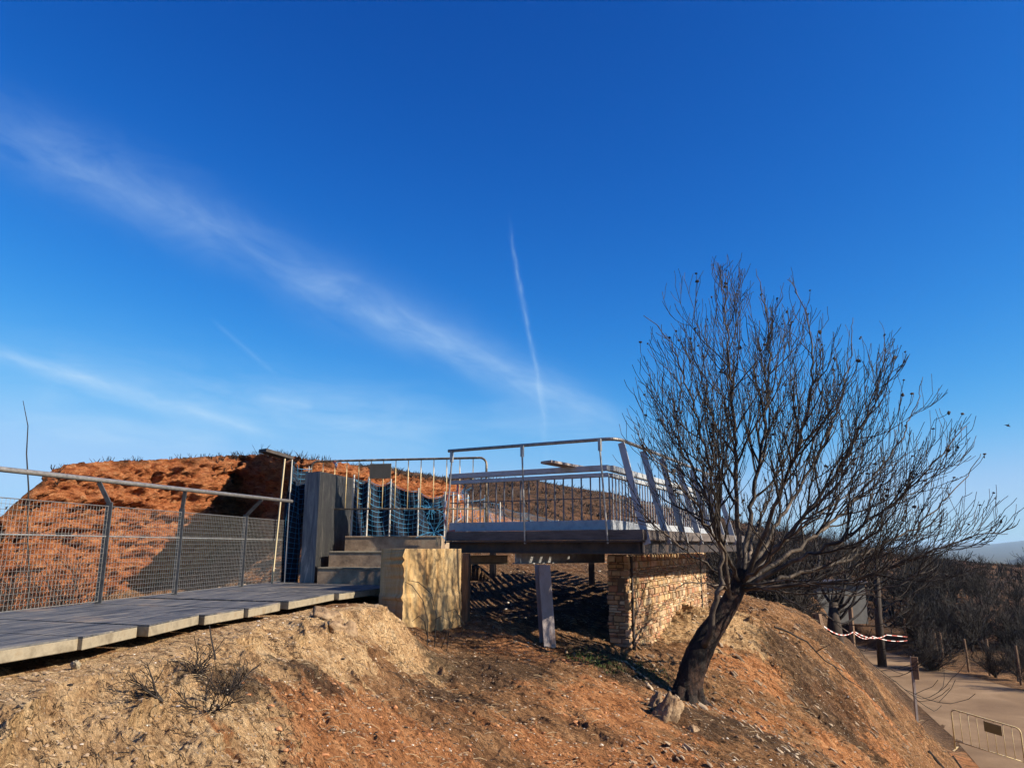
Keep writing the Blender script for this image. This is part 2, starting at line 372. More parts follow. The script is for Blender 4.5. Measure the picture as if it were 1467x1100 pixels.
CPX = np.array([-1200,-100, 0, 95, 300, 450, 520, 640, 700, 764, 815, 874, 950, 1094, 1153, 1194, 1290, 1400, 1467, 1700, 2600])
CPY = np.array([ 800, 800,790,760, 700, 668, 672, 686, 690, 692, 702, 709, 728,  757,  768,  776,  797,  808,  812,  812, 812])
CREST = (782-CPY)/FPX*112*ct
RNG = np.array([-200,300,800,1250,1300,1340,1380,1420,1467,1600,2600]); MTY = np.array([790,788,786,785,783,782,778,781,776,772,770])
MTN = (782-MTY)/FPX*7000*1.02
def poly_in(X, Y, poly, grow=0.0):
    # signed distance-like measure to road strip (positive inside)
    inside = np.zeros(X.shape, bool); dmin = np.full(X.shape, 1e9)
    n = len(poly)
    for i in range(n):
        x1, y1 = poly[i][0], poly[i][1]; x2, y2 = poly[(i+1) % n][0], poly[(i+1) % n][1]
        c = ((y1 > Y) != (y2 > Y)) & (X < (x2-x1)*(Y-y1)/(y2-y1+1e-12)+x1)
        inside ^= c
        t = np.clip(((X-x1)*(x2-x1)+(Y-y1)*(y2-y1))/((x2-x1)**2+(y2-y1)**2+1e-9), 0, 1)
        dmin = np.minimum(dmin, np.hypot(X-x1-t*(x2-x1), Y-y1-t*(y2-y1)))
    return np.where(inside, dmin, -dmin)
ROADPOLY = [(p.x, p.y) for p in ROAD_R]+[(p.x, p.y) for p in reversed(ROAD_L)]
def height(X, Y, detail=True):
    X = np.asarray(X, float); Y = np.asarray(Y, float)
    r = np.hypot(X, Y); az = X/np.maximum(Y, .001); px = np.where(Y > .1, az/ct*FPX+CX, np.where(X > 0, 2600, -1200))
    px = np.clip(px, -1200, 2600)
    near = rbf(np.clip(X, -60, 60), np.clip(Y, -10, 60)) if X.size else X
    z50 = np.interp(px, [-1200,0,400,640,760,870,1100,1250,1467,2600], [-6,-4,0,1.2,.8,-.6,-3.0,-5.2,-5.4,-6])
    cr = np.interp(px, CPX, CREST); mt = np.interp(px, RNG, MTN)
    far = z50+(cr-z50)*sstep(46, 112, Y)
    far = np.where(Y > 112, cr+(np.minimum(cr, 0)-30-cr)*sstep(112, 500, Y), far)
    mid = np.interp(px, [1300,1400,1440,1467,1600,1700], [0,0,0,1,1.6,1])*(-(800-782)/FPX*1500+42)
    far = far+mid*np.exp(-((Y-1500)/260.)**2)
    far = np.where(Y > 1500, far+(mt+45+22*fbm(X/520., X*0+3.1, 6, 5))*sstep(2500, 7000, Y), far)
    far = far+np.where(Y > 60, fbm(X/9., Y/9., 4, 3)*1.1*sstep(60, 100, Y)*(1-.6*sstep(300, 900, Y)), 0)
    z = near+(far-near)*sstep(44, 56, r)
    z = np.where(Y < .5, np.clip(near, -8, 0), z)
    if detail:
        k = 1-sstep(60, 120, r)
        rp_ = poly_in(X, Y, ROADPOLY); rd = sstep(-1.6, -.05, rp_)
        kk = k*(1-rd)
        wl = 1-sstep(.1, .6, walk_in(X, Y))
        a = X*.64-Y*.77; bq = X*.77+Y*.64       # along / across the fall line
        wx = fbm(X*1.1, Y*1.1, 3, 31)*.5
        d = fbm(X*.7, Y*.7, 4, 1)*.20+(fbm(bq*1.05+wx, a*.5, 3, 17, .5, True)-.1)*.10*sstep(-3,-1.2,X)
        d = d+(fbm(bq*2.2+wx*2, a*.7, 5, 7, .55, True)-.1)*.085
        d = d+(fbm(bq*5.5+wx*2, a*1.7, 4, 12, .58, True)-.1)*.06
        tr = np.abs(fbm(X*7, Y*7, 4, 21, .6)); d = d+(tr-.12)*.05
        d = d+fbm(X*26, Y*26, 3, 23)*.018+(fbm(bq*16+wx, a*6, 3, 24, .6, True)-.1)*.022
        # ledges of bedrock on the tan bank
        tm = blob(X, Y, TAN)
        led = bq*2.2+a*.5+fbm(X*1.4, Y*1.4, 3, 40)*1.6
        saw = led-np.floor(led); d = d+tm*(saw**3)*.11
        fl = sstep(2.6,4.5,X)*(1-sstep(15,19,Y)); d = d+fl*((fbm(bq*1.3+wx*2, a*.5, 6, 91, .6, True)-.1)*.36+(fbm(bq*4+wx,a*1.5,4,92,.6,True)-.1)*.13)
        z = z+(d+.01)*kk*np.clip(.35+.65*wl, 0, 1)*1.0
        # keep the soil below the walkway slabs
        ww = walk_in(X, Y); cap = -.682+np.maximum(-ww-.05, 0)*.05-.03*sstep(-.05,.1,ww)-.05*(1-sstep(4,7,Y)); z = np.where((ww > -1.4) & (Y > 2.5), np.minimum(z, cap-.015+.02*fbm(X*9, Y*9, 3, 51)), z)
        z = z*(1-rd)+(-6.012+.05*np.clip(fbm(X*1.5,Y*1.5,4,77)+.1,0,1)*(1-sstep(-.2,1.0,np.abs(rp_))))*rd
    return z
def ab(px, py, Y): p = W(px, py, Y); return p.x, p.y
TAN = [(*ab(60,1000,4.2),1.3),(*ab(60,1090,3.4),1.2),(*ab(200,960,5.2),.75),(*ab(300,930,6.0),.75),(*ab(400,920,6.8),1.0),(*ab(480,900,8),.9),(*ab(540,890,8.5),.8),(*ab(360,985,5.6),.45),(*ab(600,960,8.4),.5),(-5,2,3.0),(*ab(1000,910,13),1.2)]
ORANGE = [(*ab(280,1090,4.0),.8),(*ab(350,1030,4.7),.6),(*ab(430,1090,4.5),1.0),(*ab(520,1040,5.8),.7),(*ab(580,1090,5.4),.8),(*ab(880,1010,8),.9),(*ab(830,1080,6.4),.7),(*ab(960,1090,6.8),.6),(*ab(1245,1000,14.5),.8),(*ab(1235,1070,12),.8),(*ab(1070,950,11.5),.7),(*ab(1060,1010,9.2),.6),(*ab(1200,1090,10),.6),(*ab(770,940,9.6),.7),(*ab(560,735,18),3.5),(*ab(640,738,20),4.5),(*ab(1360,1050,22),2.5)]
DARK = [(*ab(850,930,10),.8),(*ab(900,960,9.4),.5),(*ab(1160,965,12.5),1.0),(*ab(1190,1010,11.5),.8),(*ab(1210,930,15.5),1.0),(*ab(1100,1070,8.4),.6),(*ab(700,960,8.8),.9),(*ab(640,1010,7.4),.5),(*ab(790,850,14),2.6),(*ab(760,870,12),1.2),(*ab(760,812,17),3.5),(*ab(850,815,18),3.5),(*ab(1100,860,22),6),(*ab(1180,870,32),9),(*ab(900,800,32),8),(30,44,8),(34,56,14),(14,56,12),(*ab(450,985,5.9),.35),(*ab(310,1000,5.0),.35),(*ab(990,1040,8.3),.6),(-14,16,9)]  # dark soil patches; those under the deck paint its shade into the colour
def blob(X, Y, L):
    o = np.zeros(np.shape(X))
    for (x, y, r) in L: o = np.maximum(o, np.exp(-(((X-x)**2+(Y-y)**2)/(r*r))**1.3))
    return o

# ---- walkway plan (needed by the terrain)
ZW = -.575
FL0 = P(0,880,ZW); FL1 = P(418,832,ZW)                 # fence foot line
fd = (FL1-FL0).normalized(); fn = Vector((fd.y, -fd.x, 0))
def fence_at(Y, off=0.0):
    t = (Y-FL0.y)/fd.y; p = FL0+fd*t+fn*off; return p
SEG = [((-420,992),(-60,937)),((-60,937),(119,910)),((119,911.5),(197.6,895.5)),((214,895.5),(285.6,880)),((293.8,880),(350,871)),((356.5,871),(402,862.5)),((414,861),(479,849.5)),((486,849.5),(549,842))]
SEGW = [(P(*a,ZW), P(*b,ZW)) for a, b in SEG]
WALKPOLY = []
for a, b in SEGW: WALKPOLY += [(a.x, a.y), (b.x, b.y)]
_e = fence_at(SEGW[-1][1].y+2.2, -.3); _s = fence_at(SEGW[0][0].y, -.3)
WALKPOLY += [(SEGW[-1][1].x+.5, _e.y), (_e.x, _e.y), (_s.x, _s.y)]
def walk_in(X, Y): return poly_in(X, Y, WALKPOLY)

def build_terrain():
    angs = np.concatenate([np.linspace(-178, -44, 40), np.linspace(-43, 43, 1250), np.linspace(44, 178, 40)])
    rad = np.concatenate([np.geomspace(1.2, 3.0, 40), np.geomspace(3.02, 26, 720), np.geomspace(26.3, 60, 130), np.geomspace(61, 160, 120), np.geomspace(165, 14000, 70)])
    A, Rr = np.meshgrid(np.radians(angs), rad)
    # Rr measured along forward direction so rings are flat in front
    X = Rr*np.sin(A); Y = Rr*np.cos(A)
    Z = height(X.ravel(), Y.ravel()).reshape(X.shape)
    nr, na = X.shape
    verts = np.stack([X, Y, Z], -1).reshape(-1, 3)
    i = np.arange(nr-1)[:, None]*na+np.arange(na-1)[None, :]
    faces = np.stack([i, i+1, i+na+1, i+na], -1).reshape(-1, 4)
    me = bpy.data.meshes.new('ground')
    me.vertices.add(len(verts)); me.vertices.foreach_set('co', verts.ravel())
    me.loops.add(faces.size); me.loops.foreach_set('vertex_index', faces.ravel())
    me.polygons.add(len(faces)); me.polygons.foreach_set('loop_start', np.arange(len(faces))*4)
    me.polygons.foreach_set('loop_total', np.full(len(faces), 4))
    me.polygons.foreach_set('use_smooth', np.ones(len(faces), bool))
    rf = Rr[:-1, :-1].ravel(); yf = Y[:-1, :-1].ravel()
    mi = np.where(yf > 900, 2, np.where(rf > 50, 1, 0)).astype(np.int32)
    me.polygons.foreach_set('material_index', mi)
    me.update(calc_edges=True)
    zc = np.zeros((len(verts), 4)); xv, yv = verts[:, 0], verts[:, 1]
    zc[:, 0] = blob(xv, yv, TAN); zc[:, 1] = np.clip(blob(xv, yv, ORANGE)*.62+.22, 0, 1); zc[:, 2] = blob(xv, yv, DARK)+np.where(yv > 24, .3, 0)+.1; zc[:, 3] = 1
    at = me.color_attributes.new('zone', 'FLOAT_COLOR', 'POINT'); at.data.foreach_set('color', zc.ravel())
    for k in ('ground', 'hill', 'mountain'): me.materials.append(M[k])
    o = bpy.data.objects.new('ground', me); col.objects.link(o)
    tag(o, 'orange brown eroded soil slope running out to burnt hills', 'ground', kind='structure')
    return o
build_terrain()
def hz(x, y): return float(height(np.array([x]), np.array([y]))[0])

# ------------------------------------------------------------------ road
mb = MB()
n = len(ROAD_R)
for i in range(n-1):
    a, b, c, d = ROAD_L[i], ROAD_R[i], ROAD_R[i+1], ROAD_L[i+1]
    mb.add([(a.x,a.y,-6.0),(b.x,b.y,-6.0),(c.x,c.y,-6.0),(d.x,d.y,-6.0)], [(0,1,2,3)])
tag(mb.build('road', M['road']), 'narrow tan worn road curving below the mound', 'road', kind='structure')

# ------------------------------------------------------------------ cliff
def build_cliff():
    # plan control: column, row of rim, distance of rim
    C = [(-190,905,27),(-120,850,22.5),(-60,790,21.0),(0,740,20.6),(30,712,20.9),(58,690,21.2),(84,666,21.9),(150,660,23.1),(200,659,24.2),(250,657,25.2),(290,654,26.0),(312,653,28.0),(345,652,30.0),(372,651,29.0),(398,651,26.0),(428,655,22.0),(470,661,22.6),(520,669,24.0),(580,679,27),(660,692,34)]
    ns, nt_ = 760, 300
    pts = [W(*c) for c in C]
    s0 = np.cumsum([0]+[(pts[i+1].xy-pts[i].xy).length for i in range(len(pts)-1)])
    s = np.linspace(0, s0[-1], ns)
    def sm(vals):
        v = np.interp(s, s0, vals); k = np.hanning(17); k /= k.sum(); return np.convolve(np.pad(v, 8, 'edge'), k, 'valid')
    px = sm([p.x for p in pts]); py = sm([p.y for p in pts]); pz = sm([p.z for p in pts])
    tx = np.gradient(px); ty = np.gradient(py); l = np.hypot(tx, ty); nx, ny = ty/l, -tx/l   # outward (towards camera)
    face = 220; T = np.concatenate([np.linspace(0, 1, face), 1+np.linspace(0.01, 1, nt_-face)])
    X = np.zeros((nt_, ns)); Y = X.copy(); Z = X.copy(); zone = X.copy()
    zb = -4.5
    for j, t in enumerate(T):
        if t <= 1:
            z = zb+(pz-zb)*t; prof = .75*(1-t)**1.1-.30*math.sin(t*3.1)*(1 if t < .9 else 1)
            ribs = fbm(s*.45, z*.10, 4, 61, .5, True)*.8
            rough = fbm(s*1.9, z*2.6, 6, 62, .64, True)*.70+fbm(s*.5+5, z*2.8, 4, 63)*.6
            crev = np.abs(fbm(s*2.2, z*1.1, 4, 64, .6))*-.9
            pit = fbm(s*6, z*7, 4, 65, .65)*.40
            edge = min(1, (1-t)*12+.45)
            o = prof+(ribs+rough+crev+pit)*edge
            X[j] = px+nx*o; Y[j] = py+ny*o; Z[j] = z+pit*.3
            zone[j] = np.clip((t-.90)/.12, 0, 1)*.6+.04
        else:
            q = t-1
            X[j] = px-nx*q*26*0+(q*6)*(-nx*.3)+0; Y[j] = py+q*24
            Z[j] = pz-q*2.5+fbm(s*.8, s*0+q*14, 4, 66)*.45*min(1, q*6)+.12*fbm(s*5, s*0+q*60, 3, 67)-.1*q
            zone[j] = 1
    verts = np.stack([X, Y, Z], -1).reshape(-1, 3)
    i = np.arange(nt_-1)[:, None]*ns+np.arange(ns-1)[None, :]
    faces = np.stack([i, i+1, i+ns+1, i+ns], -1).reshape(-1, 4)
    me = bpy.data.meshes.new('cliff'); me.from_pydata(verts.tolist(), [], faces.tolist())
    me.polygons.foreach_set('use_smooth', [True]*len(me.polygons))
    zc = np.zeros((len(verts), 4)); zc[:, 2] = zone.ravel(); zc[:, 3] = 1
    at = me.color_attributes.new('zone', 'FLOAT_COLOR', 'POINT'); at.data.foreach_set('color', zc.ravel())
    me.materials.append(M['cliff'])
    o = bpy.data.objects.new('cliff', me); col.objects.link(o)
    tag(o, 'red orange clay cliff with a shaded gully behind the wire fence', 'cliff', kind='structure')
    # burnt scrub along the rim
    mbs = MB()
    for k in range(520):
        j = random.randint(60, ns-40); q = random.random()**2*.5
        b = Vector((px[j]+random.uniform(-.3, .3), py[j]+q*10+.15, pz[j]-q*1.0-.08))
        h = random.uniform(.08, .3)*(2.0 if random.random() < .04 else 1)
        for _ in range(5):
            d = Vector((random.uniform(-.7, .7), random.uniform(-.7, .7), 1))*h
            mbs.tube([b, b+d*.5+Vector((random.uniform(-.04, .04), 0, 0)), b+d], [.014, .010, .004], 3, False)
    tag(mbs.build('rim_scrub', M['char2']), 'dark burnt scrub lining the cliff top', 'scrub', kind='stuff')
build_cliff()

# ------------------------------------------------------------------ walkway
wk = empty('walkway', (SEGW[3][0].x, SEGW[3][0].y, ZW), kind='structure'); tag(wk, 'raised walkway of dark surfaced slabs stepping along the bank', 'walkway')
O = wk.location
for i, (a, b) in enumerate(SEGW):
    y0, y1 = a.y, (SEGW[i+1][0].y if i+1 < len(SEGW) else b.y+.25)
    dz = -.0+random.uniform(-.004, .004)
    b2 = Vector((b.x, b.y, 0)); f0 = fence_at(y0+.60, -.12); f1 = fence_at(b.y+.62, -.12)
    if i+1 == len(SEGW): f1 = fence_at(12.9, -.12)
    poly = [(a.x, a.y+.004), (b.x, b.y-.004)]
    if i+1 == len(SEGW): poly += [(b.x+.02, 11.35), (f1.x, 12.6)]
    else: poly += [(f1.x, f1.y-.004)]
    poly += [(f0.x, f0.y+.004)]
    m1 = MB(O); m1.prism(poly, ZW-.085+dz, ZW-.012+dz)
    body = m1.build('slab', M['slabside'], wk, bevel=.004)
    cx = sum(p[0] for p in poly)/len(poly); cy = sum(p[1] for p in poly)/len(poly)
    m2 = MB(O); m2.prism([(cx+(p[0]-cx)*.998, cy+(p[1]-cy)*.999) for p in poly], ZW-.0115+dz, ZW+dz)
    m2.build('deck_surface', M['planks'], body)
# concrete apron in front of the steps
# ------------------------------------------------------------------ wire fence on the walkway
ZR = .69
fe = empty('wire_fence', FL0, 'grey wire mesh fence with round handrail along the walkway', 'fence'); O = fe.location
ra = P(-30,668.5,ZR); rb = P(418,718,ZR); ra2 = ra+(ra-rb).normalized()*2.5
m = MB(O); m.tube([ra2, ra, rb], .026, 12); m.build('handrail', M['rail'], fe, True)
def fz(px): # foot point below a column at the fence line
    k = azx(px); t = (k*FL0.y-FL0.x)/(fd.x-k*fd.y); return FL0+fd*t
post_px = [-260, 150, 256, 349, 416]
posts = [fz(p) for p in post_px]
def rail_near(p):
    d = (rb-ra).normalized(); return ra+d*((p-ra).dot(d)-0.02)
for k, p in enumerate(posts):
    m = MB(O); w = .075; top = p+Vector((0,0,1.03))
    n_ = fn
    m.beam(p+Vector((0,0,-.08)), top, .014, w, n_) if False else None
    ax = (n_, fd, Vector((0,0,1)))
    m.box(p+Vector((0,0,.475)), (w, .013, 1.11), ax)
    rr = rail_near(top); rr.z = ZR-.02
    q = MB(O); 
    m.beam(top+Vector((0,0,-.02)), rr, .013, .05, fd.cross(Vector((0,0,1))))
    m.build('post', M['galv_dark'], fe, bevel=.002)
m = MB(O); p0 = FL0+fd*-2.9; p1 = posts[-1]+fd*.12
m.tube([p0+Vector((0,0,.675)), p1+Vector((0,0,.675))], .009, 6); m.build('middle_bar', M['galv'], fe)
bays = [posts[0]]+posts[1:]
for k in range(len(posts)-1):
    a, b = posts[k]+fd*.03, posts[k+1]-fd*.03
    if k == len(posts)-2: b = posts[k+1]+fd*.14
    m = MB(O); L = (b-a).length; s = .046; nv = int(L/s)
    for i in range(nv+1):
        q = a+fd*(L*i/nv)+fn*.012; m.tube([q+Vector((0,0,.02)), q+Vector((0,0,.985))], 0.0018, 4, False)
    for j in range(int(.965/s)+1):
        z = .02+j*.965/int(.965/s)
        rr_ = .0045 if j in (0, int(.965/s)) else .0018
        m.tube([a+Vector((0,0,z))+fn*.016, b+Vector((0,0,z))+fn*.016], rr_, 4, False)
    m.build('mesh_panel', M['wire'], fe)

# ------------------------------------------------------------------ slate pillar
F = P(450,835,ZW); wd = Vector((fd.x, fd.y, 0)); fd2 = Vector((.235,1,0)).normalized(); fn2 = Vector((fd2.y,-fd2.x,0))
L_ = F-fn2*.33+fd2*.14
zt = 1.20
pl = empty('slate_pillar', F, 'tall dark slate clad pillar at the foot of the steps', 'pillar'); O = F
def corner(base, d, z): return base+fd2*d+Vector((0,0,z-ZW))
m = MB(O)
vs = [corner(L_,0,ZW-.05),corner(F,0,ZW-.05),corner(F,1.05,ZW-.05),corner(L_,1.05,ZW-.05),corner(L_,-.02,zt),corner(F,0,zt),corner(F,1.78,zt-.01),corner(L_,1.78,zt-.01)]
m.add(vs, [(0,3,2,1),(4,5,6,7),(0,1,5,4),(1,2,6,5),(2,3,7,6),(3,0,4,7)])
m.build('slate_cladding', M['slate'], pl, bevel=.006)
m.beam(q, q+fd2*.38+Vector((0,0,1.60)), .12, .05, fn2); m.build('steel_strut', M['galv_dark'], pl)
m = MB(O); m.box(F+fd2*1.22+fn2*.012+Vector((0,0,1.08)), (.05,.03,.05)); m.build('bolt', M['darksteel'], pl)

# ------------------------------------------------------------------ steps and landing
sd = Vector((.985,-.17,0)).normalized(); sn = Vector((-sd.y, sd.x, 0))       # along the riser, towards the back
lv = [(-.575,-.325,P(457,835,ZW),1.10,.36),(-.325,-.075,None,1.1,.36),(-.075,.165,None,0,0)]
S0 = P(457,836,ZW); stp = empty('concrete_steps', S0, 'three weathered concrete steps rising beside the slate pillar', 'steps'); O = S0
for k, (xl, xr, z0, z1, yy) in enumerate([(457,556,-.63,-.325,0),(472,560,-.33,-.08,.36),(494,632,-.085,.165,.74)]):
    base = S0+sn*yy
    def hit(px):
        kx = azx(px); t = (kx*base.y-base.x)/(sd.x-kx*sd.y); return base+sd*t
    a = hit(xl); b = hit(xr); dep = .42 if k < 2 else .55
    m = MB(O); poly = [a, b, b+sn*dep, a+sn*dep]
    m.prism([(p.x,p.y) for p in poly], z0, z1-.026)
    m.build('riser', M['riser'], stp)
    m = MB(O); poly = [a-sn*.012-sd*.0, b-sn*.012, b+sn*dep, a+sn*dep]
    m.prism([(p.x,p.y) for p in poly], z1-.025, z1)
    m.build('tread', M['slabside'] if k < 2 else M['riser'], stp, bevel=.004)
m = MB(); a = W(626,775,11.9); m.box((a.x,a.y,.07), (.035,.05,.13)); m.box((a.x+.06,a.y,.07), (.02,.05,.13))
tag(m.build('wedge_blocks', M['slabside']), 'two small pale wooden wedges at the end of the top step', 'wedge')
LAND_A = W(632,770,11.7)

# ------------------------------------------------------------------ abutment block
phi = R(42)
B0 = W(579.5,786,9.75); bn = Vector((math.cos(phi), math.sin(phi), 0)); bs = Vector((-math.sin(phi), math.cos(phi), 0))
def along(base, d, px):
    kx = azx(px); t = (kx*base.y-base.x)/(d.x-kx*d.y); return base+d*t
B1 = along(B0, bn, 661); B3 = along(B0, bs, 546.5)
if (B3-B0).length > 2.0 or (B3-B0).dot(bs) < 0: B3 = B0+bs*1.5
m = MB((B0.x, B0.y, -1.6)); ztop = B0.z
nx_, nz_ = 26, 40
# front face with slight board relief, as a solid
poly = [B0, B1, B1+bs*1.25, B3]
def rag(i): return .006*math.sin(i*2.3)+random.uniform(-.008, .010)+(.025 if random.random() < .10 else 0)
rows = []
zs = [-1.9+(ztop+1.9)*j/nz_ for j in range(nz_+1)]
ring = []
for j, z in enumerate(zs):
    off = .012 if z < -.62 else 0
    r_ = []
    cs = [B0-(bs*off)-bn*(off+rag(j)), B1-bs*off, B1+bs*1.25, B3-bn*off]
    ring.append([Vector((c.x, c.y, z)) for c in cs])
vs = [p for r_ in ring for p in r_]; fs = []
for j in range(nz_):
    for k in range(4): fs.append((j*4+k, j*4+(k+1) % 4, (j+1)*4+(k+1) % 4, (j+1)*4+k))
fs += [(3,2,1,0), tuple(nz_*4+k for k in range(4))]
m.add(vs, fs)
tag(m.build('concrete_abutment', M['abut']), 'ochre stained concrete abutment block below the walkway end', 'abutment')

# ------------------------------------------------------------------ viewing platform
ZD = .205
A0 = W(640,770,11.15); B_ = W(922,765,9.45); A0.z = 0; B_.z = 0
e1 = (B_-A0).normalized(); e2 = Vector((.45,.893,0)); n1 = Vector((-e1.y, e1.x, 0))     # towards the back
if n1.y < 0: n1 = -n1
C_ = B_+e2*7.2; nL = Vector((-e2.y, e2.x, 0))                                              # left of the right-hand edge
pf = empty('viewing_platform', (A0.x, A0.y, 0), 'raised steel viewing platform with dark fascia beams carried on posts', 'platform'); O = pf.location
def Z(v, z): return Vector((v.x, v.y, z))
m = MB(O); m.beam(Z(A0,.14), Z(B_,.14), .05, .13); m.build('front_fascia', M['fascia'], pf, bevel=.004)
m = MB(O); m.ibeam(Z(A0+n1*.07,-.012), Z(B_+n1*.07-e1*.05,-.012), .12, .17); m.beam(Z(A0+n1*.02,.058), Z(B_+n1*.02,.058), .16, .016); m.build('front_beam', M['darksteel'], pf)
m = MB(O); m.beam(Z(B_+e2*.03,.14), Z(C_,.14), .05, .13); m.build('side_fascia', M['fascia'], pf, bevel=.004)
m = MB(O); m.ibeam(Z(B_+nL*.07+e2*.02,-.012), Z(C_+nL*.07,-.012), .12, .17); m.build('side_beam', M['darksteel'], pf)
# deck boards: front part boards run across, side arm boards run along the edge
wid = 4.3
def seg_int(p, d, q, e):   # intersection of two plan lines
    den = d.x*e.y-d.y*e.x; t = ((q.x-p.x)*e.y-(q.y-p.y)*e.x)/den; return p+d*t
m = MB(O); k = 0; o_ = .05
while o_ < wid:
    s_ = A0+n1*o_; en = seg_int(s_, e1, B_+nL*.06, e2)
    m.beam(Z(s_+e1*.02, ZD-.02), Z(en, ZD-.02), .105, .03); o_ += .155
m.build('front_decking', M['fascia'], pf)
m = MB(O); o_ = .10
while o_ < 3.0:
    st0 = seg_int(B_+nL*o_, e2, A0+n1*(wid+.03), e1)
    m.beam(Z(st0+e2*.05, ZD-.02), Z(C_+nL*o_, ZD-.02), .11, .03); o_ += .24
m.build('side_decking', M['fascia'], pf)
for t_ in (1.9, 3.8, 5.7):
    m = MB(O); a = B_+e2*t_+nL*.14; m.ibeam(Z(a,.02), Z(a+nL*2.9,.02), .08, .10); m.build('cross_joist', M['darksteel'], pf)
for t_ in (.5, 1.3, 2.1):
    m = MB(O); a = A0+e1*t_+n1*.14; m.ibeam(Z(a,.02), Z(a+n1*4.0,.02), .08, .10); m.build('cross_joist', M['darksteel'], pf)

# sunlit beam + pale post below
I0 = W(738,797,10.55); I1 = W(866,797,11.5)
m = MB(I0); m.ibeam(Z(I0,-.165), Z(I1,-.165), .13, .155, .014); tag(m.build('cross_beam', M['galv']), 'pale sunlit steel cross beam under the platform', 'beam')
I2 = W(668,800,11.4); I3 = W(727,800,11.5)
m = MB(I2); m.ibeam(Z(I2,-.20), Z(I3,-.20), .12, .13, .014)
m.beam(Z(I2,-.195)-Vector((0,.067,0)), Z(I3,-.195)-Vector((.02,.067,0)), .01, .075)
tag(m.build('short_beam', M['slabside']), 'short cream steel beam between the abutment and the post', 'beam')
Pb = W(787,925,10.25); 
hp = Vector((.93,.37,0)); hq = Vector((-.37,.93,0))
m = MB(Pb)
zc_ = (-.245+Pb.z-.15)/2; hh = (-.245-(Pb.z-.15))
lean = Vector((-.075,0,0))
def leanbox(m, off, sx, sy):
    vs = []
    for k, z in ((0, Pb.z-.15), (1, -.245)):
        for j in (-1, 1):
            for i in (-1, 1): vs.append(Vector((Pb.x, Pb.y, z))+off+lean*k+hp*(i*sx/2)+hq*(j*sy/2))
    m.add(vs, [(0,2,3,1),(4,5,7,6),(0,1,5,4),(1,3,7,5),(3,2,6,7),(2,0,4,6)])
leanbox(m, Vector((0,0,0)), .012, .17); leanbox(m, hq*-.086-hp*.02, .17, .012)
leanbox(m, hq*.086, .17, .012)
tag(m.build('support_post', M['palepost']), 'pale leaning steel post with flange edges standing on the soil', 'post')
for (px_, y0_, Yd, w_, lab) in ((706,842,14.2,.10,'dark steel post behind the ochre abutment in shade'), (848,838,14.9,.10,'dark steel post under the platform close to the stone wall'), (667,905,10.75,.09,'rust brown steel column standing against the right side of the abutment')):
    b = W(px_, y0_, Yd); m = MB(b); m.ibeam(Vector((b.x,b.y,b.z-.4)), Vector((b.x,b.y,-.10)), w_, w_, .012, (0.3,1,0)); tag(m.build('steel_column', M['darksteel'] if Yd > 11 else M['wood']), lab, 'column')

# outer handrail
hr = empty('outer_handrail', (A0.x, A0.y, ZD), 'curved tubular handrail on leaning flat posts round the platform edge', 'handrail'); O = hr.location
HA = W(642.5,649,11.0); HB = W(872,631.5,9.72); zr = 1.385
HA.z = HB.z = zr
q1 = HB; HC = HB+Vector((.16,.05,0)); 
side0 = HB+e1*.12+e2*.12
HEND = side0+e2*6.6
pts = [HA, HA+(HB-HA)*.97]
for t in (0,.25,.5,.75,1):
    a = HA+(HB-HA)*.97; c = HB+e1*.10; b = side0+e2*.14
    pts.append((a*(1-t)*(1-t)+c*2*t*(1-t)+b*t*t))
pts.append(HEND); pts = [Z(p, zr) for p in pts]
m = MB(O); m.tube(pts, .024, 12); m.build('top_tube', M['rail'], hr, True)
def leanpost(base, top, outw, w=.07, name='post'):
    m = MB(O); m.beam(base, top, .012, w, outw); return m.build(name, M['paintgrey'], hr)
for px_b, px_t in ((638,645),(752,748.5),(871,863)):
    b = along(A0-n1*.035, e1, px_b); t = along(Z(HA,0), e1, px_t)
    base = Z(b, .03); top = Z(t, zr-.15)
    m = MB(O); m.tube([base, top], .0125, 8); m.beam(top+Vector((0,0,-.02)), Z(t, zr-.01), .035, .045, n1); m.build('post', M['galv'], hr)
for k in range(7):
    t_ = .05+k*.98
    b = B_-nL*.03+e2*t_; tp = side0+e2*(t_*1.0)+nL*.0
    a_ = 0
    m = MB(O); a0 = Z(b, .02); a1 = Z(tp, zr-.04)
    d = (a1-a0).normalized(); sidev = (e1-d*e1.dot(d)).normalized(); th = d.cross(sidev).normalized()
    m.box((a0+a1)*.5, ((a1-a0).length, .095, .014), (d, sidev, th)); m.build('post', M['paintgrey'], hr, bevel=.002)

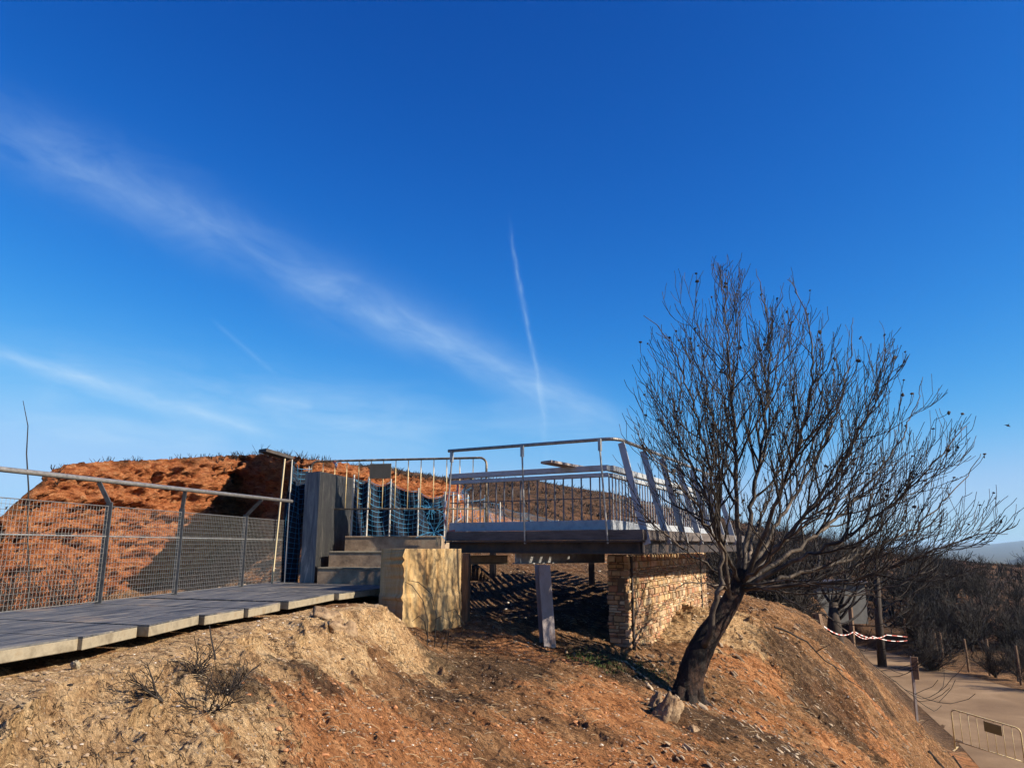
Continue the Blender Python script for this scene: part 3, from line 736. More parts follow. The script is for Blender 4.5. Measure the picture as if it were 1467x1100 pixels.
# inner railing
ir = empty('inner_railing', (A0.x, A0.y, ZD), 'grey box topped railing with thin vertical balusters and kick plate', 'railing'); O = ir.location
G0 = W(645,690,11.45); G1 = W(872,672,10.12); G0.z = G1.z = 0; g1 = (G1-G0).normalized(); G2 = G1+e2*6.3
for nm, z, h, w, p, q in (('top_box',1.045,.075,.10,G0,G1),('lower_box',.95,.055,.07,G0,G1),('kick_plate',ZD+.075,.13,.02,G0,G1),('top_box',1.045,.075,.10,G1+e2*.06,G2),('lower_box',.95,.055,.07,G1+e2*.06,G2),('kick_plate',ZD+.075,.13,.02,G1+e2*.03,G2)):
    m = MB(O); m.beam(Z(p,z), Z(q,z), w, h); m.build(nm, M['paintgrey'], ir, bevel=.004)
for p, q in ((G0,G1),(G1,G2)):
    m = MB(O); m.beam(Z(p,.64)+n1*.01, Z(q,.64)+n1*.01, .012, .014); m.build('middle_bar', M['galv_dark'], ir)
    L = (q-p).length; s = .137; nb = int(L/s)
    for i in range(1, nb+1):
        c = p+(q-p)*(i/nb); m = MB(O); m.box((c.x, c.y, (ZD+.14+.925)/2), (.015,.015,.925-ZD-.14), (g1 if p is G0 else e2, n1 if p is G0 else nL, Vector((0,0,1)))); m.build('baluster', M['balust_shaded'] if p is G0 else M['paintgrey'], ir)  # front balusters darker than side ones: their shade is put into the paint

# tilted boards
def board(a, b, w, t, mat, name, label, cat):
    a = Vector(a); m = MB(a); m.beam(a, b, w, t); return tag(m.build(name, mat, bevel=.003), label, cat)
board(W(782,661.5,10.1), W(842,672.5,10.6), .22, .035, M['palepost'], 'loose_board', 'pale loose board resting tilted on the platform railing', 'board')
a = W(408,657,12.1); b = W(394,770,12.0); 
lp = empty('leaning_post', Z(b, ZW), 'slim yellowed post with a dark tilted board on its top', 'post'); O = lp.location
m = MB(O); m.beam(Z(b+Vector((-.01,0,0)), ZW-.3), a, .02, .022); m.build('pole', M['yellowpole'], lp)
a = W(376,645,11.9); b = W(415,656.5,12.3); m = MB(O); m.beam(a, b, .22, .05); m.build('board', M['darksteel'], lp)

# ------------------------------------------------------------------ crowd barriers
def barrier(p, q, H, zb, spacing, name, label, platepos, mat, matd, leftcap=True, platem=None, feet=True):
    p = Vector(p); q = Vector(q); d = (q-p); L = d.length; d.normalize(); nrm = Vector((-d.y, d.x, 0)).normalized()
    e = empty(name, p, label, 'barrier'); O = p
    up = Vector((0,0,1)); rr = .11; r = .019; bot = H-.82 if not feet else .22
    # frame: leg, bend, top, bend, leg
    path = [p+up*.0, p+up*(H-rr)]+[p+d*(rr-rr*math.cos(t))+up*(H-rr+rr*math.sin(t)) for t in (R(25),R(50),R(75))]+[p+d*rr+up*H, p+d*(L*.5)+up*H, q-d*rr+up*H]
    path += [q-d*(rr-rr*math.cos(t))+up*(H-rr+rr*math.sin(t)) for t in (R(75),R(50),R(25))]+[q+up*(H-rr), q]
    m = MB(O); m.tube(path, r, 8); m.build('frame', matd, e, True)
    m = MB(O); m.tube([p+up*bot, q+up*bot], .014, 8); m.build('lower_rail', matd, e, True)
    nb = int(round(L/spacing))
    for i in range(1, nb):
        c = p+d*(L*i/nb); m = MB(O); m.tube([c+up*bot, c+up*(H-.01)], .0085, 6); m.build('bar', mat, e, True)
    c = p+d*platepos+up*(H-.19)-nrm*.018 if nrm.y > 0 else p+d*platepos+up*(H-.19)+nrm*.018
    m = MB(O); m.box(c, (.40,.008,.25), (d, nrm, up)); m.build('plate', platem, e, bevel=.002)
    if feet:
        for c in (p, q):
            m = MB(O); m.beam(c+nrm*.3+up*.012, c-nrm*.3+up*.012, .04, .012); m.build('foot', mat, e)
    return e
pu = W(447,657,12.9); qu = W(697,655,12.0); H = 1.12
pu.z = 1.50-H+.02; qu.z = pu.z-.02
pu.z = W(480,660,12.8).z-H; qu.z = W(690,656,12.05).z-H
barrier(pu, qu, H, 0, .235, 'crowd_barrier', 'yellowed crowd barrier with olive plate closing the top of the steps', 1.33, M['barrier'], M['barrier_dark'], platem=M['plate'], feet=False)
pb = W(1369,1073,21.6); qb = W(1478,1103,20.6)
qb = W(1470,1105,20.6)
g0 = pb.z
barrier(Vector((pb.x,pb.y,pb.z)), Vector((qb.x,qb.y,qb.z)), 1.02, 0, .19, 'crowd_barrier', 'ochre crowd barrier with plate standing on the dirt at the road edge', .95, M['barrier'], M['barrier'], platem=M['ochre_plate'])

# ------------------------------------------------------------------ blue netting
def net(pts, tops, bots, name, label, sag=.10, ncol=16, nrow=12, posts=True, mat=None, pr=.016, sp=.085, back=False):
    e = empty(name, Vector(pts[0])*1.0, label, 'netting'); O = Vector(pts[0])
    for k in range(len(pts)-1):
        m = MB(O)
        p, q = Vector(pts[k]), Vector(pts[k+1]); L = (q-p).length
        nc = max(3, int(L/sp*1.1)); nr = max(3, int((tops[k]-bots[k])/sp))
        def pt(u, v):
            zt_ = tops[k]*(1-u)+tops[k+1]*u-sag*1.2*4*u*(1-u)*(.6+.4*math.sin(k*3))
            zb_ = bots[k]*(1-u)+bots[k+1]*u
            z = zb_+(zt_-zb_)*v-sag*.8*4*u*(1-u)*v*(1-v)*2
            w = p+(q-p)*(u+.02*math.sin(v*9+k)); n_ = Vector((-(q-p).y, (q-p).x, 0)).normalized()
            return Vector((w.x, w.y, z))+n_*(.05*math.sin(u*7+v*4+k))
        for i in range(nc+1):
            m.tube([pt(i/nc, v/8) for v in range(9)], .0024, 3, False)
        for j in range(nr+1):
            m.tube([pt(u/12, j/nr) for u in range(13)], .0034 if j < nr else .006, 3, False)
        m.build('net_panel', M['netblue'], e)
        if back:  # added dark sheet standing in for the shaded ground behind the net
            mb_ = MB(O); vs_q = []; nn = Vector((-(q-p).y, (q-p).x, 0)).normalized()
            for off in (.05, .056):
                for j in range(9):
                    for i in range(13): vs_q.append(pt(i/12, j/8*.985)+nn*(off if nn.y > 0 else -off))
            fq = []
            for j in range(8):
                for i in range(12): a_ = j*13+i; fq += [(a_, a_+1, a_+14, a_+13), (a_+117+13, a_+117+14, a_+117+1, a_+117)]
            mb_.add(vs_q, fq); mb_.build('shade_sheet', M['navyshade'], e)
    if posts:
        for k, p in enumerate(pts):
            m = MB(O); m.tube([(p[0],p[1],bots[k]-.3), (p[0]+random.uniform(-.02,.02),p[1],tops[k]+.05)], pr, 6); m.build('net_post', M['whitepole'], e)
    return e
def npt(px, Y): return (azx(px)*Y, Y, 0)
def zat(py, Y): return (782-py)/FPX*Y*ct*ct*1.0 if False else W(CX, py, Y).z
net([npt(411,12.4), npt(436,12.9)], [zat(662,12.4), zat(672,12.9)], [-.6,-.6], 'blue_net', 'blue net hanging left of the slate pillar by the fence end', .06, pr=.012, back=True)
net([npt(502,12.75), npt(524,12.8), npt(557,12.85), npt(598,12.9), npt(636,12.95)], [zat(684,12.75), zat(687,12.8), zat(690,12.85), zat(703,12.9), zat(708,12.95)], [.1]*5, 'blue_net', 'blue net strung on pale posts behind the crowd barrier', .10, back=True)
net([npt(648,14.5), npt(668,15.2), npt(694,16.2), npt(716,18.5), npt(758,23), npt(800,28)], [zat(708,14.5), zat(712,15.2), zat(712,16.2), zat(722,18.5), zat(735,23), zat(746,28)], [zat(752,14.5),zat(752,15.2),zat(752,16.2),zat(752,18.5),zat(757,23),zat(762,28)], 'blue_net', 'blue net running back along the bank beyond the platform railing', .10, pr=.022, sp=.17)
# crumpled bunches of net
nbn = empty('net_bunch', W(617,727,12.6), 'crumpled bunched blue net cords knotted near the rail post', 'netting')
for (px_, py_, Y_) in ((617,727,12.6),(622,762,12.5),(661,706,13.6)):
    c = W(px_, py_, Y_); m = MB(nbn.location)
    for _ in range(26):
        d = Vector((random.gauss(0,.13), random.gauss(0,.04), random.gauss(0,.10)))
        m.tube([c+d*.1, c+d*.5+Vector((0,0,random.uniform(-.03,.03))), c+d], .004, 3, False)
    m.build('cord_knot', M['netblue'], nbn)
# red and white tape scraps
def tape(pts, name, label, seg=.12, w=.07):
    m = MB(pts[0]); k = 0; fm = []
    for i in range(len(pts)-1):
        p, q = Vector(pts[i]), Vector(pts[i+1]); L = (q-p).length; n_ = max(1, int(L/seg))
        for j in range(n_):
            sg = L*.02*(1 if L > 3 else 0); g_ = lambda t: Vector((0,0,-sg*4*t*(1-t)))
            a = p+(q-p)*(j/n_)+g_(j/n_); b = p+(q-p)*((j+1)/n_)+g_((j+1)/n_); m.beam(a, b, .004, w); fm += [k % 2]*6; k += 1
    o = m.build(name, M['tape_r']); o.data.materials.append(M['tape_w']); o.data.polygons.foreach_set('material_index', fm); return tag(o, label, 'tape')
tape([W(641,708,11.2), W(636,735,11.25), W(640,762,11.2), W(652,760,11.15)], 'barrier_tape', 'red and white tape tied round the left handrail post', .09, .035)
tape([W(655,694,12.1), W(657,708,12.1), W(660,742,12.2), W(652,748,12.2)], 'barrier_tape', 'red and white tape scrap hanging off the barrier end', .08, .035)
tape([W(478,661,12.75), W(483,667,12.7), W(480,670,12.75)], 'barrier_tape', 'red and white tape knot tied on the barrier above the pillar', .05, .05)

# ------------------------------------------------------------------ stone wall
w0 = W(903,940,10.75); w0.z = 0; wdv = Vector((.425,.905,0)).normalized(); wnv = Vector((wdv.y,-wdv.x,0))
w1 = w0+wdv*5.6
def wallbox(p, q, th, z0, z1a, z1b, seed, amp=.014):
    p = Vector(p); q = Vector(q); d = (q-p); L = d.length; d.normalize(); n_ = Vector((d.y,-d.x,0))
    nu, nv_ = max(2, int(L/.05)), max(2, int((max(z1a,z1b)-z0)/.04))
    U, V = np.meshgrid(np.linspace(0, 1, nu+1), np.linspace(0, 1, nv_+1))
    vs = []; fs = []
    for j in range(nv_+1):
        for i in range(nu+1):
            u, v = U[j,i], V[j,i]; zt_ = z1a+(z1b-z1a)*u; z = z0+(zt_-z0)*v
            o = float(vnoise(np.array(u*L*5+seed), np.array(z*9+seed), 3))*amp*2
            vs.append(p+d*(u*L)+n_*o+Vector((0,0,z)))
    for j in range(nv_):
        for i in range(nu): a = j*(nu+1)+i; fs.append((a, a+1, a+nu+2, a+nu+1))
    k = len(vs)
    vs += [p-n_*th+Vector((0,0,z0)), q-n_*th+Vector((0,0,z0)), q-n_*th+Vector((0,0,z1b)), p-n_*th+Vector((0,0,z1a))]
    fs.append((k+1,k,k+3,k+2)); top = [nv_*(nu+1)+i for i in range(nu+1)]; fs.append(tuple(top)+(k+2,k+3))
    fs.append(tuple(j*(nu+1) for j in range(nv_+1))[::-1]+(k,k+3)[::1]); fs.append(tuple(j*(nu+1)+nu for j in range(nv_+1))+(k+2,k+1))
    return vs, fs
sw = empty('stone_wall', (w0.x,w0.y,-1.5), 'sunlit rubble stone wall and pier carrying the platform end', 'wall'); O = sw.location
def stones(m, cols, p, q, z0, z1, seed):
    rs = random.Random(seed); p = Vector(p); q = Vector(q); d = (q-p); L = d.length; d.normalize(); n_ = Vector((d.y,-d.x,0)); z = z0
    while z < z1-.02:
        h = min(rs.choice((.03,.038,.05,.06,.085))*rs.uniform(.85,1.15), z1-z); x = -rs.uniform(0,.03)
        while x < L-.01:
            w = min(rs.uniform(.04,.20), L-x+.02); g_ = .006; o = rs.uniform(.0,.028); k = rs.random(); vs = []
            for (dd, ins) in ((-.05, 0), (o-.012, 0), (o, .012)):
                for (cx_, cz_) in ((0,0),(1,0),(1,1),(0,1)):
                    xx = x+g_+ins+cx_*(w-2*g_-2*ins)+rs.uniform(-.004,.004); zz = z+g_*.6+ins*.6+cz_*(h-1.2*g_-1.2*ins)+rs.uniform(-.003,.003)
                    vs.append(p+d*xx+n_*(dd+rs.uniform(-.004,.004))+Vector((0,0,zz)))
            m.add(vs, [(0,1,5,4),(1,2,6,5),(2,3,7,6),(3,0,4,7),(4,5,9,8),(5,6,10,9),(6,7,11,10),(7,4,8,11),(8,9,10,11)]); cols += [k]*12
            x += w
        z += h
def stone_part(name, p, q, z0, z1, th, seed):
    m = MB(O); cols = []; stones(m, cols, p, q, z0, z1, seed); d = (Vector(q)-Vector(p)).normalized(); n_ = Vector((d.y,-d.x,0))
    k = len(m.v); m.beam(Z((Vector(p)+Vector(q))*.5,0)*0+Z(Vector(p)-n_*(th/2+.012),(z0+z1)/2), Z(Vector(q)-n_*(th/2+.012),(z0+z1)/2), th, z1-z0); cols += [-1.0]*(len(m.v)-k)
    o = m.build(name, M['masonry'], sw); at = o.data.color_attributes.new('stone', 'FLOAT_COLOR', 'POINT')
    rr_ = random.Random(seed); at.data.foreach_set('color', [c for k in cols for c in (max(0,k), (k*7.3) % 1.0 if k >= 0 else 0, 1.0 if k < 0 else 0.0, 1.0)]); return o
stone_part('long_wall', w0+wdv*.0, w1, -2.2, -.12, .14, 4)
pd = Vector((-.87,.49,0)); p2 = along(w0, pd, 870)
stone_part('pier_face', p2, w0, -2.2, -.118, .12, 9)
m = MB(O); q = w0+wdv*.10+wnv*.03; m.tube([Z(q,-1.6), Z(q,-.14)], .02, 6); m.build('drain_pipe', M['darksteel'], sw)
q = w0+wdv*5.0+wnv*.02; m = MB(O); m.tube([Z(q,-1.7), Z(q,-.2)], .02, 6); m.build('drain_pipe', M['darksteel'], sw)
# back retaining wall in shade under the deck
m = MB(); a = w0+pd*.1+Vector((-.2,1.2,0)); b = a+Vector((-1.6,2.6,0))

# ------------------------------------------------------------------ signpost by the road
sp_ = W(1314,1036,22.0); e = empty('trail_signpost', sp_, 'slim metal signpost with narrow brown panel at the road edge', 'signpost'); O = sp_
top = W(1305.5,940,21.7)
m = MB(O); m.beam(sp_-Vector((0,0,.2)), sp_+(top-sp_)*.98, .06, .06, (0,1,0)); m.build('pole', M['palepost'], e)
m = MB(O); c = sp_+(top-sp_)*.83+Vector((.05,-.05,0)); dz = (top-sp_).normalized()
m.box(c, (.18,.03,.62), (Vector((.92,-.38,0)), Vector((.38,.92,0)), dz)); m.build('panel', M['wood'], e, bevel=.012)
m = MB(O); m.box(c-Vector((.35,0,0))*.28, (.02,.04,.64), (Vector((.92,-.38,0)), Vector((.38,.92,0)), dz)); m.build('panel_edge', M['palepost'], e)

# ------------------------------------------------------------------ roadside posts
GP = 'short wooden posts lining the far edge of the road'
for k, (px_, pyb, hpx) in enumerate(((1322,944,30),(1345,953,38),(1353,953,40),(1390,966,42),(1420,971,46),(1467,986,50),(1299,935,42),(1278,930,24),(1500,998,52))):
    b = P(px_, pyb, -6.0)+Vector((.5,.9,0)); hgt = hpx/FPX*b.y*1.0
    m = MB(b); ln = random.uniform(-.06,.06)*hgt
    m.tube([b-Vector((0,0,.4)), b+Vector((ln*.5,0,hgt*.5)), b+Vector((ln,0,hgt))], [.06,.055,.05], 7); tag(m.build('roadside_post', M['wood']), 'short weathered wooden post in the row along the far road edge', 'post', GP)
for (px_, pyt, pyb, Yd, w_, lab) in ((1222,868,938,29,.10,'tall thin grey wooden post beside the mound crest with tape'), (1174,878,912,19,.13,'thick brown wooden post stub on the mound crest'),):
    b = W(px_, pyb, Yd); t = W(px_-4, pyt, Yd); m = MB(b); m.tube([b-Vector((0,0,.5)), (b+t)*.5+Vector((.02,0,0)), t], [w_,w_*.95,w_*.85], 8); tag(m.build('wooden_post', M['wood']), lab, 'post')
tape([W(1176,893,19.2), W(1222,905,27), W(1250,911,34), W(1300,917,38)], 'barrier_tape', 'red and white tape strung low from the mound to the road posts', .6, .028)
tape([W(1222,903,29), W(1270,909,38), W(1300,912,40)], 'barrier_tape', 'second higher strand of red and white tape near the road posts', .6, .035)
# pale small building
bp = W(1205,862,46); e = empty('small_building', bp, 'low pale walled building half hidden behind the burnt branches', 'building'); O = bp
l = W(1172,862,46); r = W(1241,862,46); 
m = MB(O); m.box(((l.x+r.x)/2,47.5,(W(0,836,46).z-4.5)/2), ((r.x-l.x),3,W(0,836,46).z+4.5)); m.build('wall', M['building'], e)
m = MB(O); m.box(((l.x+r.x)/2,47.5,W(0,836,46).z+.06), ((r.x-l.x)+.5,3.5,.12)); m.build('roof', M['darksteel'], e)

# ------------------------------------------------------------------ main tree
FK = W(1062,832,9.6)
OUT = [(-60,520),(-20,395),(0,400),(8,405),(20,385),(30,398),(45,408),(55,412),(63,422),(72,436),(80,452),(90,450),(98,452),(108,415),(118,388),(128,342),(140,250),(150,200),(160,170),(180,140),(200,110),(240,80),(300,80)]
OA = [a for a, _ in OUT]; ORD = [r/FPX*9.6 for _, r in OUT]
MS = FPX/9.6
def env(d):      # crown reach for a direction
    a = math.degrees(math.atan2(d.z, d.x))
    if a < -60: a += 360
    r = np.interp(a, OA, ORD); pl_ = math.hypot(d.x, d.z)
    dep = 1.7
    return 1/math.sqrt((pl_/r)**2+(abs(d.y)/dep)**2+1e-9)
tree = empty('bare_tree', W(984,1003,9.4), 'leaning bare burnt tree with a wide fan of fine branches on the mound', 'tree'); O = tree.location
TR = [(981,1022,9.4,.27),(983,1004,9.4,.22),(986,985,9.4,.185),(991,962,9.42,.172),(1000,938,9.45,.175),(1013,912,9.5,.160),(1030,888,9.52,.142),(1046,862,9.55,.125),(1058,838,9.6,.115),(1062,815,9.6,.08)]
m = MB(O)
tp = [W(a,b,c) for a,b,c,_ in TR]; tr = [r*.90 for *_, r in TR]
# resample trunk, rough outline
pp = []; rr = []
for i in range(len(tp)-1):
    for k in range(5):
        u = k/5; p = tp[i]*(1-u)+tp[i+1]*u; pp.append(p+Vector((random.uniform(-.006,.006),)*3)); rr.append((tr[i]*(1-u)+tr[i+1]*u)*(1+random.uniform(-.025,.025)))
pp.append(tp[-1]); rr.append(tr[-1])
m.tube(pp, rr, 18)
for a in range(7):    # root flare
    an = a*.9+.3; b = tp[1]+Vector((math.cos(an)*.18, math.sin(an)*.18, -.02)); o2 = tp[0]+Vector((math.cos(an)*.42, math.sin(an)*.4, -.02))
    o2.z = hz(o2.x, o2.y)-.04
    m.tube([tp[2]+Vector((math.cos(an)*.1, math.sin(an)*.1, 0)), b, o2], [.09,.075,.03], 7)
m.build('trunk', M['bark'], tree, True)
limbs, branches, twigs, buds = MB(O), MB(O), MB(O), MB(O)
def curve(p0, d0, L, up=.0, out=None, wob=.10, seg=None, pull=.25):
    n_ = seg or max(3, int(L/.11)); st_ = L/n_; pts = [p0.copy()]; d = d0.normalized(); p = p0.copy()
    for i in range(n_):
        w = Vector((random.gauss(0,1), random.gauss(0,1), random.gauss(0,1)))*wob
        tgt = Vector((0,0,up))
        if out: tgt += out(p)*pull
        d = (d+tgt*st_*2.2+w*math.sqrt(st_)).normalized(); p = p+d*st_; pts.append(p.copy())
    return pts
def outdir(p): return (p-FK).normalized()
def reach(p):
    v = p-FK; L = v.length
    if L < .05: return 3.0
    return env(v/L)-L
cnt = [0,0,0,0]
def side(d, ang):
    ax = d.cross(Vector((random.gauss(0,1), random.gauss(0,1), random.gauss(0,1))))
    if ax.length < .01: ax = Vector((1,0,0))
    ax.normalize(); from mathutils import Quaternion
    v = d.copy(); v.rotate(Quaternion(ax, ang)); return v
def spawn(pts, rads, lvl, start=.12, dens=1.0):
    n_ = len(pts); tot = sum((pts[i+1]-pts[i]).length for i in range(n_-1)); acc = 0; nxt = tot*start
    step = {1:.165, 2:.150, 3:.155}[lvl]/dens
    for i in range(n_-1):
        sl = (pts[i+1]-pts[i]).length; acc += sl
        while acc > nxt:
            nxt += step*random.uniform(.6, 1.5)
            p = pts[i+1]; d = (pts[i+1]-pts[i]).normalized(); f = acc/tot
            rc = reach(p)
            if rc < -.10: continue
            od = outdir(p); d2 = side((d+od*.35).normalized(), R(random.uniform(22, 48))); 
            if d2.dot(od) < .25: d2 = (d2+od*.8).normalized()
            if d2.z < -.05 and lvl < 3: d2.z *= .3
            e_ = max(.16, env(od)-(p-FK).length+.05)
            if lvl == 1: L = min(e_*random.uniform(.55,1.0), random.uniform(.8, 1.9))
            elif lvl == 2: L = min(e_*random.uniform(.5,1.0)+.06, random.uniform(.3, .95))
            else: L = min(e_*.8+.08, random.uniform(.12, .42))
            if L < .07 or (lvl == 3 and (p-FK).length < 1.3) or (lvl == 2 and (p-FK).length < .9 and random.random() < .6): continue
            r0 = min(rads[i]*.62, {1:.024, 2:.011, 3:.0058}[lvl]*(.6+.5*L/(1.2 if lvl == 1 else .6 if lvl == 2 else .3)))
            c = curve(p, d2, L, up={1:.45,2:.9,3:1.5}[lvl], out=outdir, wob=.38 if lvl < 3 else .5, seg=max(3, int(L/.10)))
            k = len(c); rs_ = [max(.0034, r0*(1-.78*j/(k-1))) for j in range(k)]
            (branches if lvl == 1 else twigs).tube(c, rs_, 6 if lvl == 1 else 4 if lvl == 2 else 3, False); cnt[lvl] += 1
            if lvl < 3: spawn(c, rs_, lvl+1, .18, .9 if lvl == 1 else .8)
            if lvl >= 2 and random.random() < (.09 if reach(c[-1]) < .45 else .02):
                [buds.ico(c[-1]+Vector((random.gauss(0,.02),)*3)*q_, random.uniform(.008,.026), (random.uniform(.6,1.2),1,random.uniform(.5,1.1)), .45) for q_ in range(random.choice((1,1,1,2)))]
def limb(pix, r0, r1=.004, dens=1.0, start=.24, mat=limbs, n=8):
    cp = [W(a,b,c) for a,b,c in pix]; pts = []
    for i in range(len(cp)-1):     # catmull-rom
        p0 = cp[max(i-1,0)]; p1 = cp[i]; p2 = cp[i+1]; p3 = cp[min(i+2,len(cp)-1)]; K = max(3, int((p2-p1).length/.10))
        for k in range(K):
            t = k/K; pts.append(.5*((2*p1)+(p2-p0)*t+(2*p0-5*p1+4*p2-p3)*t*t+(3*p1-p0-3*p2+p3)*t**3))
    pts.append(cp[-1])
    pts = [p+Vector((random.gauss(0,.016), random.gauss(0,.016), random.gauss(0,.014))) if 0 < i < len(pts)-1 else p for i, p in enumerate(pts)]
    r0 *= .76; k = len(pts); rads = [r0+(r1-r0)*(j/(k-1))**.7 for j in range(k)]
    mat.tube(pts, rads, n, True); cnt[0] += 1
    spawn(pts, rads, 1, start, dens)
LIMBS = [
 ([(1060,842,9.6),(1058,780,9.6),(1056,700,9.55),(1050,610,9.5),(1044,520,9.4),(1040,440,9.35),(1034,392,9.3)], .060),
 ([(1062,838,9.65),(1070,770,9.8),(1084,690,9.9),(1096,600,10.0),(1103,500,10.1),(1092,420,10.1),(1083,385,10.1)], .058),
 ([(1046,862,9.5),(1040,820,9.3),(1028,740,9.1),(1008,640,8.9),(985,550,8.7),(955,480,8.6),(922,452,8.5)], .045),
 ([(1058,835,9.6),(1030,765,9.9),(1000,690,10.3),(965,620,10.6),(930,560,10.8),(914,545,10.9)], .038),
 ([(1064,832,9.6),(1092,770,9.3),(1124,690,9.0),(1155,600,8.8),(1165,520,8.7),(1150,440,8.7),(1128,400,8.7)], .050),
 ([(1064,830,9.6),(1105,765,9.9),(1150,690,10.2),(1190,610,10.4),(1215,530,10.5),(1222,455,10.6)], .050),
 ([(1064,832,9.6),(1115,780,9.4),(1175,710,9.2),(1225,630,9.0),(1255,560,8.9),(1270,500,8.9)], .050),
 ([(1062,840,9.6),(1120,800,9.9),(1190,750,10.2),(1255,680,10.5),(1305,600,10.7),(1322,540,10.8)], .050),
 ([(1062,842,9.6),(1125,810,9.4),(1200,775,9.1),(1280,720,8.9),(1340,660,8.7),(1385,610,8.7)], .048),
 ([(1062,845,9.6),(1130,825,9.8),(1220,800,10.0),(1310,755,10.2),(1370,700,10.3),(1405,650,10.4)], .044),
 ([(1060,846,9.6),(1130,838,9.4),(1220,830,9.1),(1310,800,8.9),(1390,770,8.7),(1440,760,8.7)], .040),
 ([(1058,838,9.6),(1035,790,9.2),(1000,730,8.8),(960,680,8.5),(925,640,8.4),(908,612,8.3)], .034),
 ([(1055,848,9.55),(1020,815,9.4),(985,790,9.2),(950,765,9.1),(925,740,9.0)], .026),
 ([(1062,835,9.7),(1080,770,10.6),(1105,700,11.2),(1130,620,11.5),(1145,540,11.6)], .040),
 ([(1062,838,9.6),(1100,800,8.9),(1150,750,8.4),(1200,690,8.1),(1235,640,8.0)], .036),
 ([(1060,838,9.7),(1110,790,10.4),(1170,740,11.0),(1240,690,11.4),(1300,650,11.6)], .036),
 ([(1056,840,9.7),(1025,780,10.4),(995,740,11.0),(960,700,11.3)], .028),
]
for L_i, (pix, r0) in enumerate(LIMBS): limb(pix, r0, dens=.9 if pix[-1][1] > 640 else 1.3)
limb([(1008,925,9.35),(1020,895,9.25),(1028,860,9.2),(1035,825,9.2),(1030,790,9.2),(1022,740,9.1),(1005,690,9.0)], .062, .012, 1.0, .55)
for pix in ([(1050,850,9.5),(1030,838,9.2),(1000,836,9.0),(975,838,8.9),(960,845,8.8)], [(1066,842,9.5),(1110,850,9.2),(1150,870,9.0),(1180,880,8.9),(1215,905,8.8)],
            [(1064,838,9.5),(1130,832,9.2),(1210,845,8.9),(1270,842,8.7),(1325,820,8.5)],
            [(1066,840,9.6),(1150,848,9.5),(1230,852,9.3),(1290,858,9.1)]):
    limb(pix, .020, .005, .7, .3)
limbs.build('limb', M['palebranch'], tree, True); branches.build('crown', M['twig'], tree, True); twigs.build('twig_fan', M['twig'], tree, False)
buds.build('dry_foliage', M['char'], tree)
print('tree counts', cnt, len(twigs.v), len(branches.v))

# ------------------------------------------------------------------ burnt shrubs and trees
def shrub_proto(h, nstem, spread, mat, lv=3, upb=.5, r0=.04, seed=1, trunk=0.0, fine=1.0):
    random.seed(seed); m = MB((0,0,0))
    def grow(p, d, L, r, l):
        n_ = max(3, int(L/(h*.07))); pts = [p]; q = p.copy(); d = d.normalized()
        for i in range(n_):
            d = (d+Vector((random.gauss(0,.13), random.gauss(0,.13), random.gauss(0,.08)+upb*.12))).normalized(); q = q+d*(L/n_); pts.append(q.copy())
        rs_ = [max(.004*fine, r*(1-.75*j/n_)) for j in range(n_+1)]
        m.tube(pts, rs_, 5 if l == 0 else 3, False)
        if l < lv:
            for j in range(1, n_+1):
                for _ in range(2 if l < lv-1 else 2):
                    if random.random() < .72:
                        d2 = side((pts[j]-pts[j-1]).normalized(), R(random.uniform(25, 60))); d2.z += .15
                        grow(pts[j], d2, L*random.uniform(.3,.55)*(1.1-.4*j/n_), rs_[j]*.6, l+1)
    if trunk > 0:
        top = Vector((random.uniform(-.1,.1)*h, 0, trunk)); m.tube([Vector((0,0,-.3)), top*.5, top], [r0*1.6, r0*1.4, r0*1.2], 7)
        grow(top, Vector((0,0,1)), h-trunk, r0, 0)
    else: top = Vector((0,0,-.05))
    for k in range(nstem):
        a = k*2.4+random.random(); d = Vector((math.cos(a)*spread, math.sin(a)*spread, 1))
        grow(top, d, (h-trunk)*random.uniform(.7,1), r0*random.uniform(.5,1), 0)
    return m
def crown_tree(name, m, mat, loc, label, cat, group=None, trunkmesh=True):
    pass
# prototypes (hidden inside first placements)
TG = 'burnt trees on the slope beyond the road'
protos = []
for k, (h, ns_, spd, tk) in enumerate(((5.5,9,.9,.8),(4.2,10,1.0,.4),(6.5,7,.6,1.8),(3.2,11,1.1,.0))):
    m = shrub_proto(h, ns_, spd, None, 2, .6, .07, 40+k, tk, 3.2)
    protos.append(m)
random.seed(99)
firsts = {}
def put(k, x, y, z, s, name, label, cat, group, mat='char2'):
    key = (k, mat)
    if key not in firsts:
        e = empty(name, (x,y,z), label, cat, group); 
        c = protos[k].build('crown', M[mat], e); t = MB(); hh = .9*s
        t.tube([Vector((0,0,-.6)), Vector((.03,0,.3)), Vector((0,.02,1.0))], [.16,.12,.09], 8); t.build('trunk', M['wooddark'], e)
        firsts[key] = e
    else:
        e = copy_tree(firsts[key]); e.name = name; tag(e, label, cat, group)
    e.location = (x,y,z); e.scale = (s,s,s*random.uniform(.85,1.15)); e.rotation_euler = (0,0,random.uniform(0,6.28)); return e
def put_px(k, px_, Yd, s, name, label, cat, group, mat='char2', dz=-.1):
    x = azx(px_)*Yd; return put(k, x, Yd, hz(x, Yd)+dz, s, name, label, cat, group, mat)
L1 = 'blackened burnt tree with bare branches on the slope beyond the road'
